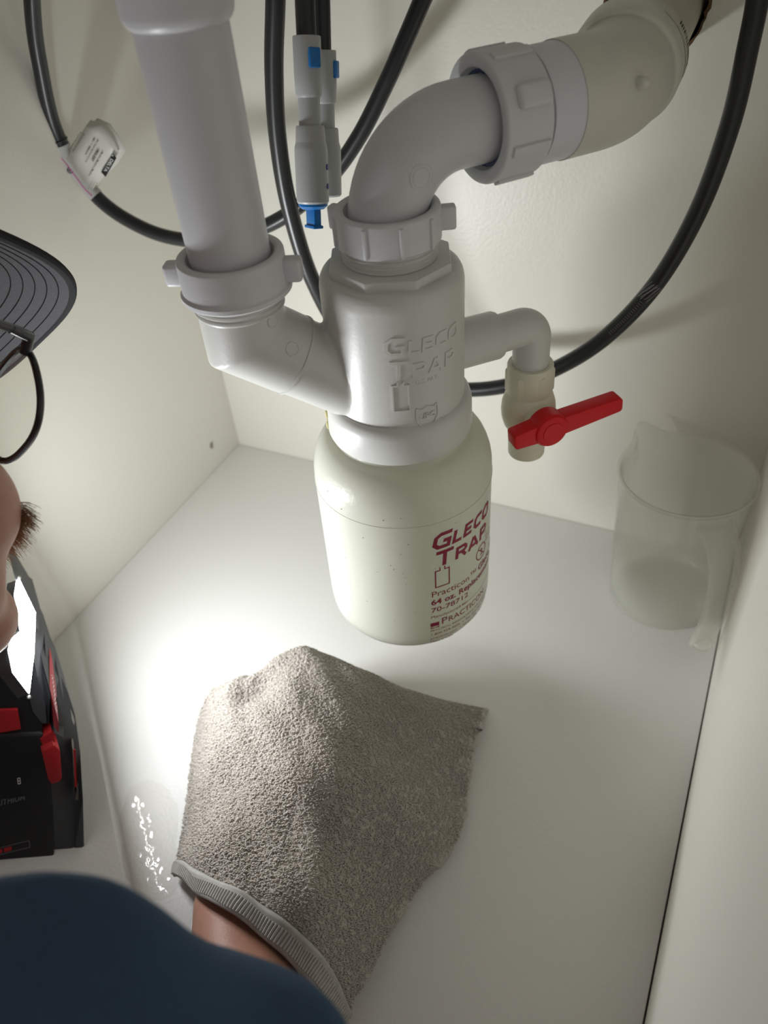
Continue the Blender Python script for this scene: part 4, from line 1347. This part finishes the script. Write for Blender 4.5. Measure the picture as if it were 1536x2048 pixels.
def loops(count, ur, vr, rad, wire, name, mat, parent):
    # area-weighted picking of spots
    cu_ = rng.uniform(ur[0], ur[1], count * 3); cv_ = rng.uniform(vr[0], vr[1], count * 3)
    e = 0.03
    a = surf(cu_ + e, cv_) - surf(cu_, cv_); b_ = surf(cu_, cv_ + e) - surf(cu_, cv_)
    ar = np.linalg.norm(np.cross(a, b_), axis=1)
    keep = rng.choice(len(cu_), count, replace=False, p=ar / ar.sum())
    cu_, cv_ = cu_[keep], cv_[keep]
    Pn = surf(cu_, cv_); Nn, Tu = surf_n(cu_, cv_)
    Bn = np.cross(Nn, Tu)
    th = rng.normal(0.5, 0.55, count)
    D = Tu * np.cos(th)[:, None] + Bn * np.sin(th)[:, None]       # loop plane direction
    lean = rng.normal(0, 0.45, count)
    S = np.cross(Nn, D)
    H = Nn * np.cos(lean)[:, None] + S * np.sin(lean)[:, None]
    rr = rad * rng.uniform(0.7, 1.35, count)
    K = 6
    rings = []
    for k in range(K):
        a = PI * (-0.12 + 1.24 * k / (K - 1))
        c_ = Pn + D * (rr * np.cos(a) * 0.62)[:, None] + H * (rr * (np.sin(a) * 1.15 - 0.05))[:, None]
        tang = D * (-np.sin(a) * 0.62) + H * (np.cos(a) * 1.15)
        o1 = np.cross(tang, S); o1 /= np.linalg.norm(o1, axis=1)[:, None]
        for j in range(3):
            b2 = 2 * PI * j / 3
            rings.append(c_ + (o1 * np.cos(b2) + S * np.sin(b2)) * wire)
    Vv = np.stack(rings, 1).reshape(-1, 3)
    base = (np.arange(count) * (K * 3))[:, None]
    q = []
    for k in range(K - 1):
        for j in range(3):
            j2 = (j + 1) % 3
            q.append((k * 3 + j, k * 3 + j2, (k + 1) * 3 + j2, (k + 1) * 3 + j))
    F_ = (base[:, None, :] + np.array(q)[None]).reshape(-1, 4)
    og = np.array(parent['_o'])
    Vv = Vv - og
    me = bpy.data.meshes.new(name)
    me.vertices.add(len(Vv)); me.vertices.foreach_set('co', Vv.ravel())
    me.loops.add(F_.size); me.loops.foreach_set('vertex_index', F_.ravel())
    me.polygons.add(len(F_)); me.polygons.foreach_set('loop_start', np.arange(0, F_.size, 4)); me.polygons.foreach_set('loop_total', np.full(len(F_), 4))
    me.update(); me.validate()
    me.polygons.foreach_set('use_smooth', np.ones(len(F_), bool))
    me.materials.append(M[mat])
    o = bpy.data.objects.new(name, me); col.objects.link(o); o.parent = parent
    o['_o'] = tuple(og); tag(o, kind='stuff'); ALL.append(o)
    return o


loops(46000, (0.0, NU - 1.02), (0.46, NV - 1.3), 0.00095, 0.00026, 'terry_loops', 'loops', ragroot)
loops(9000, (0.0, 3.2), (0.60, NV - 1.6), 0.00135, 0.00034, 'long_terry_loops', 'loops', ragroot)
# folded hem with its ridge
hm = MB()
hu = np.linspace(0.0, NU - 1, 90)
rows = []
for vv_, lf in ((-0.06, -0.0010), (-0.08, 0.0010), (-0.02, 0.0020), (0.14, 0.0022), (0.30, 0.0020), (0.36, 0.0027), (0.41, 0.0022), (0.44, 0.0)):
    pp = surf(hu, np.full_like(hu, vv_)); nn, _ = surf_n(hu, np.full_like(hu, max(vv_, 0.02)))
    rows.append(pp + nn * lf)
hv = np.concatenate(rows)
hm.add([tuple(p) for p in hv], [(i * 90 + j, i * 90 + j + 1, (i + 1) * 90 + j + 1, (i + 1) * 90 + j) for i in range(7) for j in range(89)])
hmo = hm.build('hem', 'hem', ragroot, angle=180)
sm = hmo.modifiers.new('thickness', 'SOLIDIFY'); sm.thickness = 0.0006; sm.offset = 0
# stitch ribs across the hem
rb_ = MB()
hs = np.linspace(0.02, NU - 1.05, 95)
lines = []
for vv_ in (-0.01, 0.14, 0.30):
    pp = surf(hs + 0.05 * vv_, np.full_like(hs, vv_)); nn, _ = surf_n(hs, np.full_like(hs, max(vv_, 0.02)))
    lines.append(pp + nn * 0.0026)
for j in range(len(hs)):
    rb_.tube([Vector(l_[j]) for l_ in lines], 0.00075, 6)
so = rb_.build('hem_ribs', 'hem', ragroot); tag(so, kind='stuff')
# loose threads
lt_ = MB()
for (x0, y0, x1, y1) in ((513, 1382, 590, 1358), (540, 1378, 612, 1352), (640, 1365, 680, 1350)):
    a = at_z(x0, y0, 0.061); b_ = at_z(x1, y1, 0.070)
    mid = (a + b_) / 2 + Vector((0.001, -0.001, 0.006))
    lt_.tube(spline([a + Vector((0, 0, -0.003)), a + Vector((0, 0, 0.004)), mid, b_], 6), 0.00018, 5)
lt_.build('loose_threads', 'loops', ragroot)

# ------------------------------------------------------------------ person
HO_ = Vector((-0.36690, 0.13222, 0.34279))
HM = Matrix(((0.22724, -0.76926, -0.59715), (0.73946, -0.26275, 0.61981), (-0.63367, -0.58242, 0.50904))).to_4x4()
HO_ = HO_ - RIGHT * 0.006
HM.translation = HO_
def hw(x, y, z): return HM @ Vector((x, y, z))


bd = MB()
B = lambda c_, r_: bd.ball(c_, r_, HM)
B((-0.005, 0, 0.035), (0.095, 0.076, 0.085))
B((0.028, 0, -0.035), (0.058, 0.054, 0.085))
B((0.050, 0, -0.085), (0.042, 0.044, 0.036))
B((0.084, 0, -0.104), (0.022, 0.026, 0.020))
B((0.055, 0, 0.040), (0.034, 0.046, 0.028))
for s in (-1, 1):
    B((0.052, 0.034 * s, -0.026), (0.028, 0.022, 0.020))
    B((0.062, 0.036 * s, -0.064), (0.034, 0.026, 0.032))
    B((0.062, 0.032 * s, 0.012), (0.016, 0.019, 0.012))
    B((0.082, 0.024 * s, 0.026), (0.010, 0.022, 0.007))
    B((-0.008, 0.079 * s, -0.004), (0.018, 0.007, 0.030))
    B((0.092, 0.009 * s, -0.032), (0.010, 0.008, 0.008))
bd.capsule(hw(0.083, 0, 0.012), hw(0.102, 0, -0.026), 0.0085, 0.0110)
B((0.085, 0, -0.060), (0.012, 0.024, 0.0065))
B((0.083, 0, -0.073), (0.012, 0.020, 0.0065))
for s in (-1, 1): bd.capsule(hw(0.072, 0.026 * s, -0.050), hw(0.072, 0.022 * s, -0.100), 0.024, 0.018)
NB = Vector((-0.275, -0.010, 0.255))
bd.capsule(hw(-0.020, 0, -0.055), NB, 0.055, 0.060)
SR = Vector((-0.124, -0.002, 0.276)); SL = Vector((-0.385, -0.085, 0.150))
ELB = Vector((-0.045, -0.035, 0.125)); WR = at_z(470, 1810, 0.034)
bd.capsule(NB, SR + DOWN * 0.010, 0.050, 0.042); bd.capsule(NB, SL, 0.055, 0.050)
HIP = Vector((-0.17, -0.52, 0.08))
CH = Vector((-0.235, -0.16, 0.19))
bd.capsule(NB, CH, 0.07, 0.105); bd.capsule(CH, HIP, 0.105, 0.10)
bd.capsule(SR + DOWN * 0.010, CH, 0.042, 0.09); bd.capsule(SL, CH, 0.05, 0.08)
bd.capsule(SR + DOWN * 0.010, ELB, 0.040, 0.036)
mid = ELB.lerp(WR, 0.35)
bd.capsule(ELB, mid, 0.037, 0.037); bd.capsule(mid, WR, 0.035, 0.024)
# left arm bent down to the floor outside
EL_ = Vector((-0.42, -0.26, 0.02)); WL = Vector((-0.30, -0.40, -0.055))
bd.capsule(SL, EL_, 0.046, 0.036); bd.capsule(EL_, WL, 0.036, 0.025)
bd.ball(WL + Vector((0.05, -0.04, -0.02)), (0.045, 0.040, 0.018))
for k in range(5):
    q = WL + Vector((0.07, -0.055, -0.035)) + Vector((0.010, 0.014, 0)) * (k - 2)
    bd.capsule(q - Vector((0.02, -0.015, 0)), q + Vector((0.045, -0.03, -0.008)) * (0.65 + 0.1 * min(k, 4 - k)), 0.0095, 0.0080)
# right hand under the rag: palm and five bent fingers
PD = (at_z(610, 1440, 0.04) - WR); PD.z = 0; PD.normalize()
PS = Vector((PD.y, -PD.x, 0))
PALM = WR + PD * 0.055 + Vector((0, 0, 0.004))
bd.capsule(WR, PALM, 0.024, 0.026)
bd.ball(PALM, (0.040, 0.040, 0.018))
for k, L_ in enumerate((0.072, 0.080, 0.076, 0.060)):
    o_ = PS * ((k - 1.5) * 0.020)
    k0 = PALM + PD * 0.028 + o_ * 0.9 + Vector((0, 0, 0.004))
    k1 = k0 + PD * (L_ * 0.40) + o_ * 0.10 + Vector((0, 0, -0.004))
    k2 = k1 + PD * (L_ * 0.30) + Vector((0, 0, -0.012))
    k3 = k2 + PD * (L_ * 0.18) + Vector((0, 0, -0.008))
    bd.capsule(k0, k1, 0.0100, 0.0092); bd.capsule(k1, k2, 0.0092, 0.0084); bd.capsule(k2, k3, 0.0084, 0.0074)
tb0 = WR + PD * 0.028 - PS * 0.018
tb1 = tb0 + PD * 0.034 - PS * 0.010 + Vector((0, 0, -0.006)); tb2 = tb1 + PD * 0.030 - PS * 0.001 + Vector((0, 0, -0.008))
bd.capsule(tb0, tb1, 0.0120, 0.0102); bd.capsule(tb1, tb2, 0.0102, 0.0085)
bdy = voxel_union(bd, 0.0032, 10, 0.5)
person = thing('person', 'person in grey cap and blue shirt leaning in at left, one hand under the rag', 'person', (-0.2, -0.1, 0.0))
pb = bdy.build('body', 'skin', person, angle=180)
# blue shirt over shoulders, torso and upper sleeve
SRs = SR + DOWN * 0.001 + RIGHT * 0.002
sh = MB()
NBs = NB + Vector((0.03, -0.05, -0.035))
sh.capsule(NBs, SRs, 0.056, 0.050); sh.capsule(NBs, SL, 0.062, 0.062)
sh.capsule(NBs, CH, 0.080, 0.118); sh.capsule(CH, HIP, 0.118, 0.112)
sh.capsule(SRs, CH, 0.050, 0.100); sh.capsule(SL, CH, 0.060, 0.092)
cuff = Vector((-0.086, 0.011, 0.232))
sh.capsule(SRs, cuff, 0.051, 0.051); sh.capsule(cuff, SRs.lerp(ELB, 0.78), 0.051, 0.050)
sh.capsule(SL, SL.lerp(EL_, 0.7), 0.057, 0.052)
shv = voxel_union(sh, 0.0045, 8, 0.5)
nv_ = []
for p in shv.v:
    w = 0.0022 * math.sin(70 * p.x + 40 * p.y + 3 * math.sin(30 * p.z)) + 0.0016 * math.sin(95 * p.z - 50 * p.y + 2 * math.sin(45 * p.x))
    nv_.append(p + Vector((w, w * 0.5, w)))
shv.v = nv_
shv.build('shirt', 'shirt', person, angle=180)
for s in (-1, 1):
    ey = MB().ball((0.0680, 0.032 * s, 0.010), 0.0115, HM).build('eye', 'eyewhite', person)
    MB().lathe([(0, 0.0010), (0.0045, 0.0004), (0.0050, -0.001), (0, -0.001)], 20, HM @ place((0.0680 + 0.0112, 0.032 * s, 0.010), (1, 0, 0))).build('iris', 'iris', ey)
# moustache and eyebrows made of single hairs
ms = MB()
for k in range(900):
    y_ = random.uniform(-0.046, 0.046)
    x_ = 0.1040 - 5.0 * y_ * y_
    z_ = -0.067 + random.uniform(-0.004, 0.004)
    sgn = -1 if y_ < 0 else 1
    r0 = hw(x_ - 0.004, y_, z_)
    dv = Vector((0.55 + random.uniform(-.25, .25), sgn * (0.35 + 12 * abs(y_)) * 0.8 + random.uniform(-.3, .3), -0.45 + random.uniform(-.35, .35))).normalized()
    L_ = random.uniform(0.008, 0.0135)
    p1 = r0 + HM.to_3x3() @ (dv * L_ * 0.5); p2 = r0 + HM.to_3x3() @ ((dv + Vector((-.12, 0, -0.25))) * L_)
    ms.tube([r0, p1, p2], (0.00016, 0.00014, 0.00005), 4)
mo = ms.build('moustache', 'hair', person); tag(mo, kind='stuff')
eb = MB()
for k in range(260):
    s = random.choice((-1, 1)); y_ = random.uniform(0.012, 0.046)
    r0 = hw(0.091 - 6 * (y_ - 0.012) ** 2, s * y_, 0.030 + 0.1 * (y_ - .012) + random.uniform(-.002, .002))
    p2 = r0 + HM.to_3x3() @ Vector((0.003, s * 0.006, 0.002))
    eb.tube([r0, p2], (0.00014, 0.00005), 4)
mo = eb.build('eyebrows', 'hair', person); tag(mo, kind='stuff')
hr = MB()
hr.lathe([(0.0, -0.085)] + [(math.sin(PI * k / 10), -math.cos(PI * k / 10)) for k in range(3, 10)] + [(0, 1)], 36, HM @ Matrix.Translation((-0.014, 0, 0.034)) @ Matrix.Diagonal((0.093, 0.080, 0.084, 1)))
hr.build('hair', 'hair', person)

# cap
cap = thing('baseball_cap', 'dark grey cap with a stitched brim at the left edge', 'cap', hw(0, 0, 0.06))
cr_ = MB()
prof = [(1.0, 0.0)] + [(math.cos(PI / 2 * k / 10), math.sin(PI / 2 * k / 10)) for k in range(1, 10)] + [(0, 1)]
cr_.lathe(prof, 48, HM @ Matrix.Translation((-0.002, 0, 0.050)) @ Matrix.Diagonal((0.102, 0.084, 0.098, 1)))
co_ = cr_.build('crown', 'capcloth', cap)
sm = co_.modifiers.new('thickness', 'SOLIDIFY'); sm.thickness = 0.002; sm.offset = 1
MB().ball((-0.002, 0, 0.149), (0.007, 0.007, 0.004), HM).build('button', 'capedge', cap)
BZ = 0.0670
def brim_xy(t_, k_=1.0):
    """outline of the brim: t -1..1 across, k scales towards the forehead"""
    a = t_ * PI / 2
    y_ = 0.0765 * math.copysign(abs(math.sin(a)) ** 0.80, a)
    x_ = 0.068 + 0.088 * abs(math.cos(a)) ** 0.55
    return 0.045 + (x_ - 0.045) * k_, y_ * (0.35 + 0.65 * k_)
def brim_z(x_, y_): return BZ + 0.004 - 1.9 * y_ * y_ - 0.06 * (x_ - 0.08)
bm_ = MB(); NT = 48; KS = [0.42, 0.55, 0.7, 0.85, 0.95, 1.0]
TH = 0.0042
for side_ in (0, 1):
    v, f = [], []
    for k_ in KS:
        for i in range(NT + 1):
            x_, y_ = brim_xy(-1 + 2 * i / NT, k_)
            v.append(hw(x_, y_, brim_z(x_, y_) + (TH if side_ else 0)))
    for a in range(len(KS) - 1):
        for i in range(NT):
            f.append((a * (NT + 1) + i, a * (NT + 1) + i + 1, (a + 1) * (NT + 1) + i + 1, (a + 1) * (NT + 1) + i))
    bm_.add(v, f)
br = bm_.build('brim', 'capcloth', cap, angle=60)
eg = MB()
pp = []
for i in range(NT + 1):
    x_, y_ = brim_xy(-1 + 2 * i / NT, 1.0)
    pp.append(hw(x_, y_, brim_z(x_, y_) + TH * 0.5))
eg.tube(pp, TH * 0.62, 10)
eg.build('brim_piping', 'capedge', br)
for r_ in range(8):
    k_ = 0.93 - r_ * 0.056
    x0 = MB()
    pp = [brim_xy(-0.93 + 1.86 * i / 60, k_) for i in range(61)]
    x0.tube([hw(x_, y_, brim_z(x_, y_) - 0.0001) for x_, y_ in pp], 0.00028, 5)
    x0.build('stitch_row', 'thread', br)

# glasses
gl = thing('eyeglasses', 'black rimmed eyeglasses worn below the cap brim at the left edge', 'glasses', hw(0.09, 0, 0.0))
ZG = 0.0048; GX = 0.010; GY = 0.004
def lens_pt(s, a, grow=0.0, dx=0.0):
    """closed lens outline on side s (-1 right, 1 left)"""
    ca, sa_ = math.cos(a), math.sin(a)
    y_ = (0.0285 + grow) * math.copysign(abs(ca) ** 0.75, ca)
    z_ = (0.0235 + grow) * math.copysign(abs(sa_) ** 0.85, sa_)
    yy = 0.0385 + y_
    return Vector((GX + 0.0935 - 2.1 * max(0, yy - 0.012) ** 2 + dx, s * (yy + GY), ZG - 0.0155 + z_))
fr_ = MB()
for s in (-1, 1):
    pts = [HM @ lens_pt(s, 2 * PI * k / 56) for k in range(57)]
    g_ = MB(); g_.tube(pts, 0.0017, 10, caps=False)
    g_.build('rim', 'frame', gl)
    v = [HM @ lens_pt(s, 2 * PI * k / 48, -0.001) for k in range(48)] + [HM @ Vector((GX + 0.0935 - 2.1 * 0.0265 ** 2 + 0.0008, s * (0.0385 + GY), ZG - 0.0155))]
    l_ = MB(); l_.add(v, [(k, (k + 1) % 48, 48) for k in range(48)])
    l_.build('lens', 'lens', gl, angle=180)
    # end piece and temple arm
    e0 = HM @ Vector((GX + 0.0855, s * (GY + 0.0640), ZG - 0.003)); e1 = HM @ Vector((GX + 0.0840, s * (GY + 0.0715), ZG + 0.0010)); e2 = HM @ Vector((GX + 0.0740, s * (GY + 0.0735), ZG + 0.0012))
    g_ = MB(); g_.tube([e0, e1, e2], (0.0026, 0.0030, 0.0024), 8)
    g_.build('end_piece', 'frame', gl, angle=50)
    t0 = HM @ Vector((GX + 0.0790, s * (GY + 0.0735), ZG + 0.0010)); t1 = HM @ Vector((0.010, s * 0.0790, ZG + 0.006)); t2 = HM @ Vector((-0.020, s * 0.0805, ZG - 0.010)); t3 = HM @ Vector((-0.032, s * 0.0790, ZG - 0.030))
    g_ = MB(); g_.tube(spline([t0, t0.lerp(t1, 0.5), t1, t2, t3], 6), 0.0022, 8)
    g_.build('temple_arm', 'temple', gl)
g_ = MB(); g_.tube(spline([HM @ Vector((GX + 0.0925, -0.0125 - GY, ZG - 0.004)), HM @ Vector((GX + 0.0965, 0, ZG - 0.001)), HM @ Vector((GX + 0.0925, 0.0125 + GY, ZG - 0.004))], 6), 0.0016, 8)
g_.build('bridge', 'frame', gl)

for o in ALL:
    if '_o' in o: del o['_o']
